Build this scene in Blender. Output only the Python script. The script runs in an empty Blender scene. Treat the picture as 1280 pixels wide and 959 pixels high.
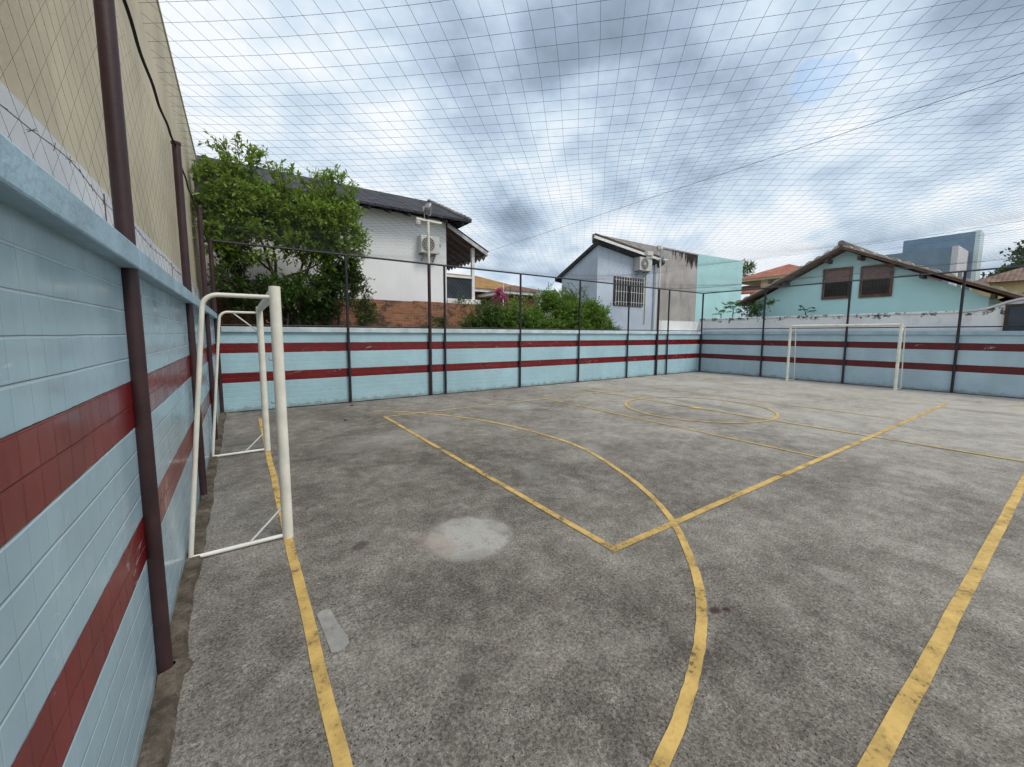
import bpy, bmesh, math, random
from mathutils import Vector, Matrix
random.seed(7)
R = math.radians
S = bpy.context.scene
COL = S.collection

# ------------------------------------------------------------------ camera
CAM = Vector((0.4227, -0.1763, 1.7182))
PITCH, ROLL, YAW, FPX = -0.10055, 0.00381, 0.59760, 498.15
fw = Vector((math.sin(YAW)*math.cos(PITCH), math.cos(YAW)*math.cos(PITCH), math.sin(PITCH)))
rt = Vector((math.cos(YAW), -math.sin(YAW), 0)); up = rt.cross(fw)
rt2 = math.cos(ROLL)*rt + math.sin(ROLL)*up
up2 = -math.sin(ROLL)*rt + math.cos(ROLL)*up
cd = bpy.data.cameras.new("camera"); cam = bpy.data.objects.new("camera", cd); COL.objects.link(cam)
cam.matrix_world = Matrix((
    (rt2.x, up2.x, -fw.x, CAM.x), (rt2.y, up2.y, -fw.y, CAM.y),
    (rt2.z, up2.z, -fw.z, CAM.z), (0, 0, 0, 1)))
cd.sensor_width = 36.0; cd.lens = FPX/1280*36
cd.shift_y = -11.77/1280
cd.clip_start = 0.05; cd.clip_end = 3000
S.camera = cam

# ------------------------------------------------------------------ view, sky, sun
S.view_settings.view_transform = 'Standard'; S.view_settings.look = 'None'
S.view_settings.exposure = 0.48; S.view_settings.gamma = 1.0
S.view_settings.use_curve_mapping = False
S.cycles.max_bounces = 6; S.cycles.diffuse_bounces = 3; S.cycles.glossy_bounces = 3; S.cycles.transmission_bounces = 2; S.cycles.transparent_max_bounces = 6
S.cycles.use_adaptive_sampling = True; S.cycles.adaptive_threshold = 0.02
S.cycles.caustics_reflective = False; S.cycles.caustics_refractive = False
SUN_DIR = Vector((0.32, -0.66, 1.0)).normalized()
SUN_EL = math.asin(SUN_DIR.z); SUN_ROT = math.atan2(SUN_DIR.x, SUN_DIR.y)

W = bpy.data.worlds.new("World"); S.world = W; W.use_nodes = True
def build_sky():
    nt = W.node_tree; N = nt.nodes; L = nt.links; N.clear()
    def nd(t, **k):
        n = N.new(t)
        for a, v in k.items(): setattr(n, a, v)
        return n
    def mth(op, a, b=None, c=None):
        n = nd('ShaderNodeMath', operation=op)
        for i, v in enumerate((a, b, c)):
            if v is None: continue
            if isinstance(v, (int, float)): n.inputs[i].default_value = v
            else: L.new(v, n.inputs[i])
        return n.outputs[0]
    out = nd('ShaderNodeOutputWorld'); bg = nd('ShaderNodeBackground'); bg.inputs[1].default_value = 0.1
    sky = nd('ShaderNodeTexSky', sky_type='NISHITA'); sky.sun_disc = False
    sky.sun_elevation = SUN_EL; sky.sun_rotation = SUN_ROT; sky.air_density = 1.0; sky.dust_density = 1.0
    tc = nd('ShaderNodeTexCoord')
    sp = nd('ShaderNodeSeparateXYZ'); L.new(tc.outputs['Generated'], sp.inputs[0])
    cb = nd('ShaderNodeCombineXYZ')
    zz = mth('ADD', mth('MAXIMUM', sp.outputs[2], 0.0), 0.42)        # clouds lie in a layer: they flatten towards the horizon
    L.new(mth('DIVIDE', sp.outputs[0], zz), cb.inputs[0]); L.new(mth('DIVIDE', sp.outputs[1], zz), cb.inputs[1])
    def noise(scale, det, rough, dist=0.0, off=(0, 0, 0)):
        m = nd('ShaderNodeMapping'); m.inputs['Location'].default_value = off; L.new(cb.outputs[0], m.inputs[0])
        n = nd('ShaderNodeTexNoise'); n.inputs['Scale'].default_value = scale; n.inputs['Detail'].default_value = det
        n.inputs['Roughness'].default_value = rough; n.inputs['Distortion'].default_value = dist
        L.new(m.outputs[0], n.inputs[0]); return n
    n1 = noise(3.0, 5, 0.5, 0.0, (1.3, 4.1, 0)); n2 = noise(8.0, 5, 0.52, 0.0, (7.2, 0.4, 2)); 
    # warped direction for the large cloud masses
    wn = noise(3.4, 5, 0.52, 0.0, (3, 3, 3))
    wv = nd('ShaderNodeVectorMath', operation='SUBTRACT'); L.new(wn.outputs['Color'], wv.inputs[0]); wv.inputs[1].default_value = (.5, .5, .5)
    ws = nd('ShaderNodeVectorMath', operation='SCALE'); L.new(wv.outputs[0], ws.inputs[0]); ws.inputs['Scale'].default_value = 0.20
    wa = nd('ShaderNodeVectorMath', operation='ADD'); L.new(tc.outputs['Generated'], wa.inputs[0]); L.new(ws.outputs[0], wa.inputs[1])
    wm = nd('ShaderNodeVectorMath', operation='NORMALIZE'); L.new(wa.outputs[0], wm.inputs[0])
    blobs = [((.50, .73, .46), .13, .42), ((.36, .75, .55), .15, .15), ((.60, .56, .57), .15, .42), ((.70, .58, .43), .13, .36),
             ((.54, .80, .25), .10, .55), ((.80, .42, .43), .13, .32), ((.91, .14, .39), .15, .50), ((.71, .47, .52), .12, .25),
             ((.95, .24, .18), .12, .12), ((.84, .48, .30), .12, .30), ((.89, .40, .23), .09, -.55), ((.61, .66, .44), .07, -.40),
             ((.88, .30, .36), .09, -.25), ((.09, .86, .50), .25, -.12), ((.59, .72, .39), .06, -.35), ((.95, .05, .25), .12, -.3)]
    acc = None
    for dv, rad, amp in blobs:
        v = Vector(dv).normalized()
        dn = nd('ShaderNodeVectorMath', operation='DISTANCE'); L.new(wm.outputs[0], dn.inputs[0]); dn.inputs[1].default_value = v
        q = mth('DIVIDE', dn.outputs['Value'], rad)
        e = mth('MULTIPLY', mth('POWER', 2.718, mth('MULTIPLY', mth('MULTIPLY', q, q), -1.0)), amp)
        acc = e if acc is None else mth('ADD', acc, e)
    dens = mth('ADD', acc, mth('MULTIPLY', mth('SUBTRACT', n1.outputs["Fac"], 0.5), 2.1))
    dens = mth('ADD', dens, mth('MULTIPLY', mth('SUBTRACT', n2.outputs['Fac'], 0.5), 1.1))
    ramp = nd('ShaderNodeValToRGB'); L.new(mth('ADD', mth('MULTIPLY', dens, 0.74), 0.175), ramp.inputs[0])
    el = ramp.color_ramp.elements
    el[0].position = 0.0; el[0].color = (.93, .98, 1.03, 1)
    el[1].position = 1.0; el[1].color = (.24, .31, .40, 1)
    for p, c in ((.26, (.69, .81, .93, 1)), (.48, (.50, .62, .77, 1)), (.70, (.345, .44, .565, 1))):
        e = el.new(p); e.color = c
    sc = nd('ShaderNodeMix', data_type='RGBA', blend_type='MULTIPLY'); sc.inputs[0].default_value = 1
    L.new(ramp.outputs[0], sc.inputs[6]); sc.inputs[7].default_value = (7.2, 7.2, 7.2, 1)
    # a small blue opening
    v = Vector((.84, .32, .43)).normalized()
    dn = nd('ShaderNodeVectorMath', operation='DISTANCE'); L.new(tc.outputs['Generated'], dn.inputs[0]); dn.inputs[1].default_value = v
    gap = nd('ShaderNodeMapRange', interpolation_type='SMOOTHSTEP'); L.new(mth('ADD', dn.outputs['Value'], mth('MULTIPLY', mth("SUBTRACT", n2.outputs["Fac"], .5), .42)), gap.inputs[0])
    gap.inputs[1].default_value = 0.0; gap.inputs[2].default_value = 0.034; gap.inputs[3].default_value = 0.36; gap.inputs[4].default_value = 0.0
    mx = nd('ShaderNodeMix', data_type='RGBA'); L.new(gap.outputs[0], mx.inputs[0]); L.new(sc.outputs[2], mx.inputs[6])
    ss = nd('ShaderNodeMix', data_type='RGBA', blend_type='MULTIPLY'); ss.inputs[0].default_value = 1
    L.new(sky.outputs[0], ss.inputs[6]); ss.inputs[7].default_value = (1.3, 1.6, 1.7, 1)
    L.new(ss.outputs[2], mx.inputs[7])
    L.new(mx.outputs[2], bg.inputs[0]); L.new(bg.outputs[0], out.inputs[0])
build_sky()
sd = bpy.data.lights.new("sun", 'SUN'); sd.energy = 1.5; sd.angle = R(20); sd.color = (1.0, .93, .83)
sun = bpy.data.objects.new("sun", sd); COL.objects.link(sun); sun.location = (0, 0, 30)
sun.rotation_euler = (-SUN_DIR).to_track_quat('-Z', 'Y').to_euler()

# ------------------------------------------------------------------ measured plan (metres)
D, LX = 10.271, 18.134            # far side wall y, far end wall x
NEAR = -1.3                       # where the long walls are cut off behind the camera

# ------------------------------------------------------------------ node material helper
class M:
    def __init__(s, name, rough=.7, spec=.3):
        s.m = bpy.data.materials.new(name); s.m.use_nodes = True
        s.nt = s.m.node_tree; s.N = s.nt.nodes; s.L = s.nt.links
        s.b = s.N['Principled BSDF']; s.out = s.N['Material Output']
        s.b.inputs['Roughness'].default_value = rough; s.b.inputs['Specular IOR Level'].default_value = spec
        s.geo = s.N.new('ShaderNodeNewGeometry'); s.pos = s.geo.outputs['Position']; s.h = None
    def set(s, sock, v):
        if isinstance(v, (int, float)): sock.default_value = v
        elif isinstance(v, tuple): sock.default_value = (v + (1,))[:len(sock.default_value)] if len(v) < 4 else v
        else: s.L.new(v, sock)
    def math(s, op, a, b=None, c=None, clamp=False):
        n = s.N.new('ShaderNodeMath'); n.operation = op; n.use_clamp = clamp
        for i, v in enumerate((a, b, c)):
            if v is not None: s.set(n.inputs[i], v)
        return n.outputs[0]
    def xyz(s):
        if not hasattr(s, '_x'):
            n = s.N.new('ShaderNodeSeparateXYZ'); s.L.new(s.pos, n.inputs[0]); s._x = n.outputs
        return s._x
    def comb(s, x, y, z=0.0):
        n = s.N.new('ShaderNodeCombineXYZ')
        for i, v in enumerate((x, y, z)): s.set(n.inputs[i], v)
        return n.outputs[0]
    def noise(s, scale, det=3, rough=.55, dist=0, vec=None, stretch=None, col=False):
        n = s.N.new('ShaderNodeTexNoise'); n.inputs['Scale'].default_value = scale; n.inputs['Detail'].default_value = det
        n.inputs['Roughness'].default_value = rough; n.inputs['Distortion'].default_value = dist
        v = vec if vec is not None else s.pos
        if stretch:
            m = s.N.new('ShaderNodeMapping'); m.inputs['Scale'].default_value = stretch; s.L.new(v, m.inputs[0]); v = m.outputs[0]
        s.L.new(v, n.inputs[0]); return n.outputs['Color' if col else 'Fac']
    def white(s, vec):
        n = s.N.new('ShaderNodeTexWhiteNoise'); n.noise_dimensions = '3D'; s.L.new(vec, n.inputs[0]); return n.outputs['Value']
    def voro(s, scale, feat='F1', vec=None):
        n = s.N.new('ShaderNodeTexVoronoi'); n.feature = feat; n.inputs['Scale'].default_value = scale
        s.L.new(vec if vec is not None else s.pos, n.inputs[0]); return n.outputs['Distance']
    def step(s, v, a, b, lo=0.0, hi=1.0):
        n = s.N.new('ShaderNodeMapRange'); n.interpolation_type = 'SMOOTHSTEP'; s.L.new(v, n.inputs[0])
        for i, x in enumerate((a, b, lo, hi)): n.inputs[i+1].default_value = x
        return n.outputs[0]
    def mix(s, f, a, b, mode='MIX'):
        n = s.N.new('ShaderNodeMix'); n.data_type = 'RGBA'; n.blend_type = mode
        s.set(n.inputs[0], f); s.set(n.inputs[6], a); s.set(n.inputs[7], b); return n.outputs[2]
    def ramp(s, v, stops):
        n = s.N.new('ShaderNodeValToRGB'); s.L.new(v, n.inputs[0]); el = n.color_ramp.elements
        el[0].position, el[0].color = stops[0][0], stops[0][1] + (1,)
        el[1].position, el[1].color = stops[-1][0], stops[-1][1] + (1,)
        for p, c in stops[1:-1]:
            e = el.new(p); e.color = c + (1,)
        return n.outputs[0]
    def color(s, v): s.set(s.b.inputs['Base Color'], v); return s
    def rough(s, v): s.set(s.b.inputs['Roughness'], v); return s
    def bump(s, h, dist=.01, strength=1.0):
        n = s.N.new('ShaderNodeBump'); n.inputs['Distance'].default_value = dist; n.inputs['Strength'].default_value = strength
        s.L.new(h, n.inputs['Height']); s.L.new(n.outputs[0], s.b.inputs['Normal']); return s

def scale3(c, k): return tuple(x*k for x in c)
def painted(name, col, rough=.6, var=.12, grime=.15, scale=1.5, bump=.0, spec=.3, metal=0):
    m = M(name, rough, spec)
    n = m.noise(scale, 5, .6); f = m.noise(scale*14, 3, .6)
    c = m.mix(m.step(n, .3, .72), scale3(col, 1-var), scale3(col, 1+var))
    c = m.mix(m.math('MULTIPLY', m.step(f, .52, .75), grime), c, scale3(col, .45))
    m.color(c); m.rough(m.step(n, .2, .8, rough-.06, rough+.1)); m.b.inputs['Metallic'].default_value = metal
    if bump: m.bump(f, bump)
    return m.m
def plaster(name, col, streak=.35, var=.1, rough=.85, dirt=(.12, .11, .1)):
    m = M(name, rough, .2)
    n = m.noise(.7, 5, .6); fine = m.noise(26, 4, .6)
    st = m.noise(2.2, 5, .65, stretch=(1, 1, .13))
    c = m.mix(m.step(n, .3, .7), scale3(col, 1-var), scale3(col, 1+var))
    c = m.mix(m.math('MULTIPLY', m.step(st, .52, .8), streak), c, dirt)
    c = m.mix(m.math('MULTIPLY', m.step(fine, .55, .8), .12), c, dirt)
    m.color(c); m.bump(fine, .006, .6); return m.m
BLUE, RED = (.37, .515, .59), (.205, .010, .012)
PZ, PU = .1066, .1056
def tile_wall(name, axis, blue=BLUE, red=RED, groove=1.0, rough=.14):
    m = M(name, rough, .5)
    x = m.xyz(); u = x[axis]; z = x[2]
    wob = m.math('MULTIPLY', m.math('SUBTRACT', m.noise(3.0, 2), .5), .006)
    zw = m.math('ADD', z, wob)
    fz = m.math('DIVIDE', zw, PZ); fu = m.math('DIVIDE', u, PU)
    dz = m.math('PINGPONG', fz, .5); du = m.math('PINGPONG', fu, .5)      # 0 at joints
    gz = m.step(dz, .018, .055, 1, 0); gu = m.step(du, .010, .04, 1, 0)
    cell = m.comb(m.math('FLOOR', fu), m.math('FLOOR', fz), 3.3)
    rnd = m.white(cell)
    zr = m.math('ADD', z, m.math('MULTIPLY', m.math('SUBTRACT', m.noise(9, 3), .5), .012))
    def band(a, b): return m.math('MULTIPLY', m.math('GREATER_THAN', zr, a), m.math('LESS_THAN', zr, b))
    st = m.math('ADD', band(.643, .855), band(1.283, 1.497))
    big = m.noise(.9, 4, .6); stk = m.noise(5, 5, .6, stretch=(1, 1, .12))
    cb = m.mix(m.step(big, .3, .7), scale3(blue, .9), scale3(blue, 1.08))
    cb = m.mix(m.math('MULTIPLY', rnd, .10), cb, scale3(blue, .72))
    cb = m.mix(m.math('MULTIPLY', m.step(stk, .5, .75), .22), cb, (.55, .66, .72))
    cb = m.mix(m.math('MULTIPLY', gz, .35), cb, (.62, .74, .80))
    cr = m.mix(m.step(m.noise(2.5, 4), .3, .7), scale3(red, .85), scale3(red, 1.2))
    cr = m.mix(m.math('MULTIPLY', rnd, .3), cr, scale3(red, .72))
    cr = m.mix(m.math('MULTIPLY', m.math('MAXIMUM', gu, m.math('MULTIPLY', gz, .4)), .55), cr, (.05, .012, .014))
    c = m.mix(st, cb, cr)
    sn = m.noise(2.6, 3, .5, .8, stretch=(.35, .35, 1.6)); scr = m.step(m.math('ABSOLUTE', m.math('SUBTRACT', sn, .5)), .0, .006, 1, 0)
    c = m.mix(m.math('MULTIPLY', m.math('MULTIPLY', scr, m.step(m.noise(1.7, 2), .56, .62)), .45), c, (.66, .72, .74))
    sm_ = m.noise(6.5, 5, .7, .6); c = m.mix(m.math('MULTIPLY', m.step(sm_, .60, .72), m.step(z, .1, 1.6, .30, .10)), c, scale3(blue, .55))
    # splash dirt along the foot of the wall, with its own ragged edge
    foot = m.math('ADD', z, m.math('MULTIPLY', m.math('SUBTRACT', m.noise(6, 5, .7), .5), .35))
    c = m.mix(m.step(foot, .02, .12, .55, 0), c, (.17, .16, .13))
    m.color(c)
    m.rough(m.math('ADD', m.step(big, .2, .8, rough-.05, rough+.12), m.math('MULTIPLY', rnd, .08)))
    h = m.math('MULTIPLY', m.math('ADD', gz, m.math('MULTIPLY', gu, .13)), -1.0)
    h = m.math('ADD', h, m.math('MULTIPLY', m.noise(5, 2), 1.1))
    h = m.math('ADD', h, m.math('MULTIPLY', rnd, .25))
    m.bump(h, .0035*groove, .8); return m.m
def concrete_floor():
    m = M('court_concrete', .85, .25); x = m.xyz()
    a = m.noise(.35, 4, .6, .3); b = m.noise(1.7, 5, .62, .4); c3 = m.noise(6.5, 5, .68); f = m.noise(58, 4, .7, .6); g = m.noise(165, 3, .7)
    t = m.math('ADD', m.math('MULTIPLY', a, .45), m.math('MULTIPLY', b, .36))
    t = m.math('ADD', t, m.math('MULTIPLY', c3, .40)); t = m.math('ADD', t, m.math('MULTIPLY', f, .95)); t = m.math('ADD', t, m.math('MULTIPLY', g, .60))
    # the colour gets paler towards the far end
    t = m.math('ADD', t, m.step(x[0], 1.5, 14, 0.03, .27))
    c = m.ramp(m.math('MULTIPLY', t, 1/2.76), [(.375, (.026, .023, .019)), (.455, (.085, .075, .063)), (.50, (.152, .138, .119)), (.545, (.235, .217, .191)), (.62, (.43, .405, .36))])
    # dark blotches, pale scuffs, crusty weathered areas
    bl = m.noise(2.1, 4, .62, .6); c = m.mix(m.step(bl, .61, .78, 0, .24), c, (.055, .049, .043))
    sc = m.noise(3.3, 6, .72, .5, stretch=(1, .6, 1)); c = m.mix(m.step(sc, .58, .72, 0, .38), c, (.36, .345, .315))
    cr_ = m.noise(34, 4, .75, 1.4); c = m.mix(m.math('MULTIPLY', m.step(cr_, .53, .62), m.step(b, .46, .62, 0, .55)), c, (.36, .345, .31))
    # pale aggregate and dark pits
    v = m.voro(95); c = m.mix(m.math('MULTIPLY', m.step(v, .12, .30, 1, 0), m.step(c3, .5, .60)), c, (.40, .385, .35))
    pit = m.voro(46); c = m.mix(m.math('MULTIPLY', m.step(pit, .12, .24, 1, 0), m.step(bl, .46, .54)), c, (.028, .025, .022))
    # broad dark streaks across the far half
    stx = m.noise(1.3, 5, .6, .3, stretch=(1, .22, 1)); c = m.mix(m.math('MULTIPLY', m.step(stx, .56, .68), m.step(x[0], 6, 11, 0, .35)), c, (.06, .058, .056))
    def ellipse(cx, cy, rx, ry, ang, edge=.18, warp=.35, fine=0):
        ca, sa = math.cos(ang), math.sin(ang)
        dx = m.math('SUBTRACT', x[0], cx); dy = m.math('SUBTRACT', x[1], cy)
        p = m.math('DIVIDE', m.math('ADD', m.math('MULTIPLY', dx, ca), m.math('MULTIPLY', dy, sa)), rx)
        q = m.math('DIVIDE', m.math('SUBTRACT', m.math('MULTIPLY', dy, ca), m.math('MULTIPLY', dx, sa)), ry)
        r = m.math('SQRT', m.math('ADD', m.math('MULTIPLY', p, p), m.math('MULTIPLY', q, q)))
        r = m.math('ADD', r, m.math('MULTIPLY', m.math('SUBTRACT', b, .5), warp))
        r = m.math('ADD', r, m.math('MULTIPLY', m.math('SUBTRACT', c3, .5), warp))
        if fine: r = m.math('ADD', r, m.math('MULTIPLY', m.math('SUBTRACT', f, .5), fine))
        return m.step(r, 1-edge, 1+edge*.3, 1, 0)
    # repair patch of smooth pale cement
    e = ellipse(1.95, 2.70, .385, .375, .5, .12, .55, .45)
    pc = m.mix(m.step(b, .38, .62), (.29, .275, .25), (.46, .45, .42)); pc = m.mix(m.step(f, .45, .68, 0, .55), pc, (.17, .16, .14)); pc = m.mix(m.step(c3, .52, .68, 0, .45), pc, (.15, .14, .12))
    c = m.mix(m.math('MULTIPLY', e, .82), c, pc)
    c = m.mix(m.math('MULTIPLY', ellipse(1.68, 2.73, .15, .26, .1, .5, .5), .4), c, (.33, .25, .21))
    for (px, py, rx, ry, an, k, cc) in ((2.79, 1.04, .05, .035, 0, .85, (.045, .022, .02)), (2.86, 1.0, .03, .025, 0, .8, (.045, .022, .02)),
            (1.14, 3.06, .10, .06, .6, .6, (.05, .035, .03)), (1.26, 1.45, .07, .05, 0, .5, (.05, .048, .045)), (.55, 1.25, .018, .03, 0, .6, (.05, .05, .05)),
            (.47, 1.12, .02, .025, .4, .6, (.05, .05, .05)), (3.4, 3.75, .4, .18, .9, .18, (.38, .37, .35)), (2.6, 6.3, 1.2, .5, .3, .2, (.42, .41, .39)),
            (5.9, 7.4, .5, .35, 0, .25, (.42, .41, .39)), (4.6, 3.9, .5, .2, .8, .3, (.38, .37, .35)), (6.2, 9.3, 1.4, .4, 0, .3, (.30, .22, .20)), (10.4, 2.9, .9, .3, .9, .35, (.42, .41, .39))):
        c = m.mix(m.math('MULTIPLY', ellipse(px, py, rx, ry, an, .5, .6), k), c, cc)
    m.color(c); m.rough(m.step(t, .7, 1.3, .7, .95))
    h = m.math('ADD', m.math('MULTIPLY', f, .6), m.math('MULTIPLY', g, .4)); h = m.math('ADD', h, m.math('MULTIPLY', c3, .8)); h = m.math('SUBTRACT', h, m.math('MULTIPLY', e, .35))
    m.bump(h, .010, .8); return m.m
def line_paint(name, wear=.5, col=(.55, .37, .12)):
    m = M(name, .7, .3); x = m.xyz()
    f = m.noise(38, 5, .7); b = m.noise(4.5, 5, .65); g = m.noise(150, 3, .7)
    c = m.mix(m.step(b, .3, .7), scale3(col, .72), scale3(col, 1.2)); c = m.mix(m.step(f, .5, .75, 0, .5), c, scale3(col, .62))
    c = m.mix(m.step(g, .6, .8, 0, .4), c, scale3(col, .35))
    m.color(c); m.bump(m.math('ADD', f, g), .004, .7)
    v = m.math('ADD', m.math('MULTIPLY', b, .55), m.math('MULTIPLY', f, .45))
    al = m.step(v, wear-.09, wear+.05, 0, 1)
    t = m.N.new('ShaderNodeBsdfTransparent'); mx = m.N.new('ShaderNodeMixShader')
    m.L.new(al, mx.inputs[0]); m.L.new(t.outputs[0], mx.inputs[1]); m.L.new(m.b.outputs[0], mx.inputs[2]); m.L.new(mx.outputs[0], m.out.inputs[0])
    return m.m
def brick(name, axis=0, a=(.32, .135, .07), b=(.20, .08, .045), mortar=(.20, .17, .14), w=.2, h=.075):
    m = M(name, .9, .2); x = m.xyz()
    n = m.N.new('ShaderNodeTexBrick'); m.L.new(m.comb(x[axis], x[2], 0.0), n.inputs[0])
    n.inputs['Color1'].default_value = a + (1,); n.inputs['Color2'].default_value = b + (1,); n.inputs['Mortar'].default_value = mortar + (1,)
    n.inputs['Scale'].default_value = 1; n.inputs['Mortar Size'].default_value = .009; n.inputs['Brick Width'].default_value = w; n.inputs['Row Height'].default_value = h
    c = m.mix(m.step(m.noise(1.6, 6, .7), .47, .62, 0, .88), n.outputs[0], (.055, .05, .042))
    c = m.mix(m.step(m.noise(7, 5, .7), .55, .75, 0, .5), c, (.42, .24, .13))
    m.color(c); m.bump(m.math('ADD', m.math('MULTIPLY', n.outputs['Fac'], -1.0), m.noise(40, 4)), .01); return m.m
def rooftile(name, col, axis=1, pitch=.22, var=.35):
    m = M(name, .85, .2); x = m.xyz()
    p = m.math('PINGPONG', m.math('DIVIDE', x[axis], pitch), .5)
    row = m.math('FRACT', m.math('DIVIDE', x[2], .12))
    n = m.noise(2.5, 5, .65); cell = m.white(m.comb(m.math('FLOOR', m.math('DIVIDE', x[axis], pitch)), m.math('FLOOR', m.math('DIVIDE', x[2], .12)), 0.0))
    c = m.mix(m.step(n, .3, .7), scale3(col, 1-var), scale3(col, 1+var)); c = m.mix(m.math('MULTIPLY', cell, .4), c, scale3(col, .5))
    c = m.mix(m.step(p, 0, .12, .6, 0), c, scale3(col, .25))
    m.color(c); m.bump(m.math('ADD', p, m.math('MULTIPLY', row, .3)), .05); return m.m
def leafmat(name, dark, light, trans=.25, rough=.45):
    m = M(name, rough, .4)
    rnd = m.geo.outputs['Random Per Island']
    c = m.mix(rnd, dark, light); c = m.mix(m.step(m.noise(1.6, 3), .35, .65), c, m.mix(.5, c, light))
    m.color(c)
    tr = m.N.new('ShaderNodeBsdfTranslucent'); m.L.new(m.mix(.5, c, (light[0]*1.6, light[1]*1.5, light[2]*.6)), tr.inputs[0])
    mx = m.N.new('ShaderNodeMixShader'); mx.inputs[0].default_value = trans
    m.L.new(m.b.outputs[0], mx.inputs[1]); m.L.new(tr.outputs[0], mx.inputs[2]); m.L.new(mx.outputs[0], m.out.inputs[0]); return m.m
def glass(name, col=(.03, .035, .04), rough=.08):
    m = M(name, rough, .6); m.color(m.mix(m.step(m.noise(1.5, 3), .3, .7), scale3(col, .88), scale3(col, 1.1))); return m.m

def oldwhite():
    m = M('old_whitewash', .9, .2); x = m.xyz(); n = m.noise(1.1, 5, .6); sp = m.noise(5.0, 6, .72, stretch=(1, 1, .8)); st = m.noise(3, 6, .7, stretch=(1, .6, .35))
    c = m.mix(m.step(n, .3, .7), (.74, .74, .75), (.84, .84, .84)); c = m.mix(m.step(st, .54, .72, 0, .40), c, (.34, .33, .31))
    top = m.step(x[2], 2.08, 2.44, -.10, .09); c = m.mix(m.step(m.math('ADD', sp, top), .585, .66, 0, .9), c, (.045, .043, .04))
    m.color(c); m.bump(m.noise(26, 4), .008); return m.m
def kerb_mat():
    m = M('damp_kerb', .9, .25); a = m.noise(3.5, 6, .7); b = m.noise(17, 5, .7); f = m.noise(90, 4, .7)
    c = m.ramp(m.math('ADD', m.math('MULTIPLY', a, .6), m.math('MULTIPLY', b, .4)), [(.34, (.028, .024, .019)), (.46, (.085, .068, .050)), (.55, (.16, .130, .098)), (.68, (.29, .26, .22))])
    c = m.mix(m.step(f, .5, .72, 0, .5), c, (.05, .045, .035)); m.color(c); m.bump(m.math('ADD', b, f), .015); return m.m
MT = {}
MT['floor'] = concrete_floor()
MT['tile_l'] = tile_wall('glazed_tile_side', 1)
MT['tile_b'] = tile_wall('glazed_tile_far', 0, blue=(.37, .57, .64), red=(.16, .008, .010))
MT['tile_r'] = tile_wall('matt_tile_end', 1, blue=(.41, .55, .63), red=(.115, .007, .010), rough=.4)
MT['coping'] = painted('coping_paint', (.34, .48, .56), .55, .14, .3, 2.5, .004)
MT['coping_pale'] = painted('coping_pale', (.52, .62, .66), .7, .18, .4, 3, .004)
MT['pole'] = painted('maroon_paint', (.040, .018, .020), .45, .25, .3, 5, .001, .4)
MT['post'] = painted('dark_post_paint', (.026, .022, .028), .45, .25, .3, 5, .001, .4)
MT['cream'] = painted('cream_paint', (.77, .74, .64), .4, .10, .12, 6, .001, .4)
MT['white_tube'] = painted('white_tube_paint', (.76, .75, .71), .4, .10, .12, 6, .001, .4)
MT['hook'] = painted('rusty_hook', (.42, .20, .10), .6, .3, .4, 20)
MT['rope'] = painted('rope_black', (.016, .015, .015), .9, .2, .1, 20)
MT['sidenet'] = painted('pale_net_twine', (.15, .135, .11), .9, .2, .1, 20)
MT['barb'] = painted('barbed_wire_steel', (.13, .09, .07), .7, .3, .3, 20)
MT['wire'] = painted('grey_cable', (.10, .11, .12), .7, .2, .1, 20)
MT['net'] = painted('net_twine', (.10, .105, .115), .9, .2, .1, 20)
MT['beige'] = plaster('beige_render', (.57, .50, .37), .38, .14, .9, (.33, .29, .22))
MT['whiteband'] = plaster('whitewash', (.66, .66, .68), .15, .08, .8, (.35, .33, .31))
MT['whitehouse'] = plaster('white_house_paint', (.80, .81, .82), .12, .05, .75, (.45, .44, .42))
MT['whitepaint'] = painted('white_trim', (.78, .78, .76), .5, .08, .15, 4)
MT['oldwhite'] = oldwhite()
MT['grayhouse'] = plaster('bluish_grey_paint', (.50, .57, .67), .35, .10, .8, (.27, .32, .40))
MT['grayplaster'] = plaster('bare_cement_render', (.43, .40, .38), .65, .2, .95, (.10, .09, .088))
MT['aqua_lifted'] = plaster('pale_turquoise_paint', (.53, .81, .82), .10, .05, .75, (.36, .58, .60))  # aqua paint with its colour brightened to offset the shade on the gable
MT['aqua'] = plaster('aqua_paint', (.45, .72, .74), .12, .06, .75, (.28, .48, .50))
MT['paleaqua'] = plaster('pale_aqua_paint', (.60, .70, .71), .1, .05, .7)
MT['slate'] = rooftile('slate_roof', (.055, .058, .068), 0, .25)
MT['tile_roof'] = rooftile('brown_tile_roof', (.22, .15, .12), 1, .2)
MT['red_roof'] = rooftile('red_tile_roof', (.42, .16, .11), 1, .25, .2)
MT['orange_roof'] = rooftile('orange_tile_roof', (.33, .19, .07), 0, .25, .3)
MT['brown_roof'] = rooftile('dark_brown_tile_roof', (.19, .10, .075), 0, .25, .25)
MT['grey_roof'] = rooftile('grey_tile_roof', (.26, .24, .22), 0, .3, .25)
MT['wood'] = painted('brown_wood', (.15, .085, .06), .6, .3, .4, 6, .003)
MT['darkwood'] = painted('dark_wood', (.07, .045, .035), .6, .3, .4, 6, .003)
MT['shutter'] = painted('brown_shutter', (.17, .085, .07), .55, .2, .3, 6, .002)
MT['slats'] = painted('faded_shutter_slats', (.25, .16, .14), .6, .2, .3, 8, .002)
MT['glass'] = glass('dark_glass'); MT['blueglass'] = glass('blue_glass_cladding', (.17, .26, .34), .45)
MT['paleglass'] = glass('pale_glass', (.30, .42, .48), .15)
MT['fascia'] = painted('weathered_fascia', (.52, .52, .52), .6, .2, .3, 5)
MT['acwhite'] = painted('appliance_white', (.60, .59, .56), .45, .08, .2, 8)
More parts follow.
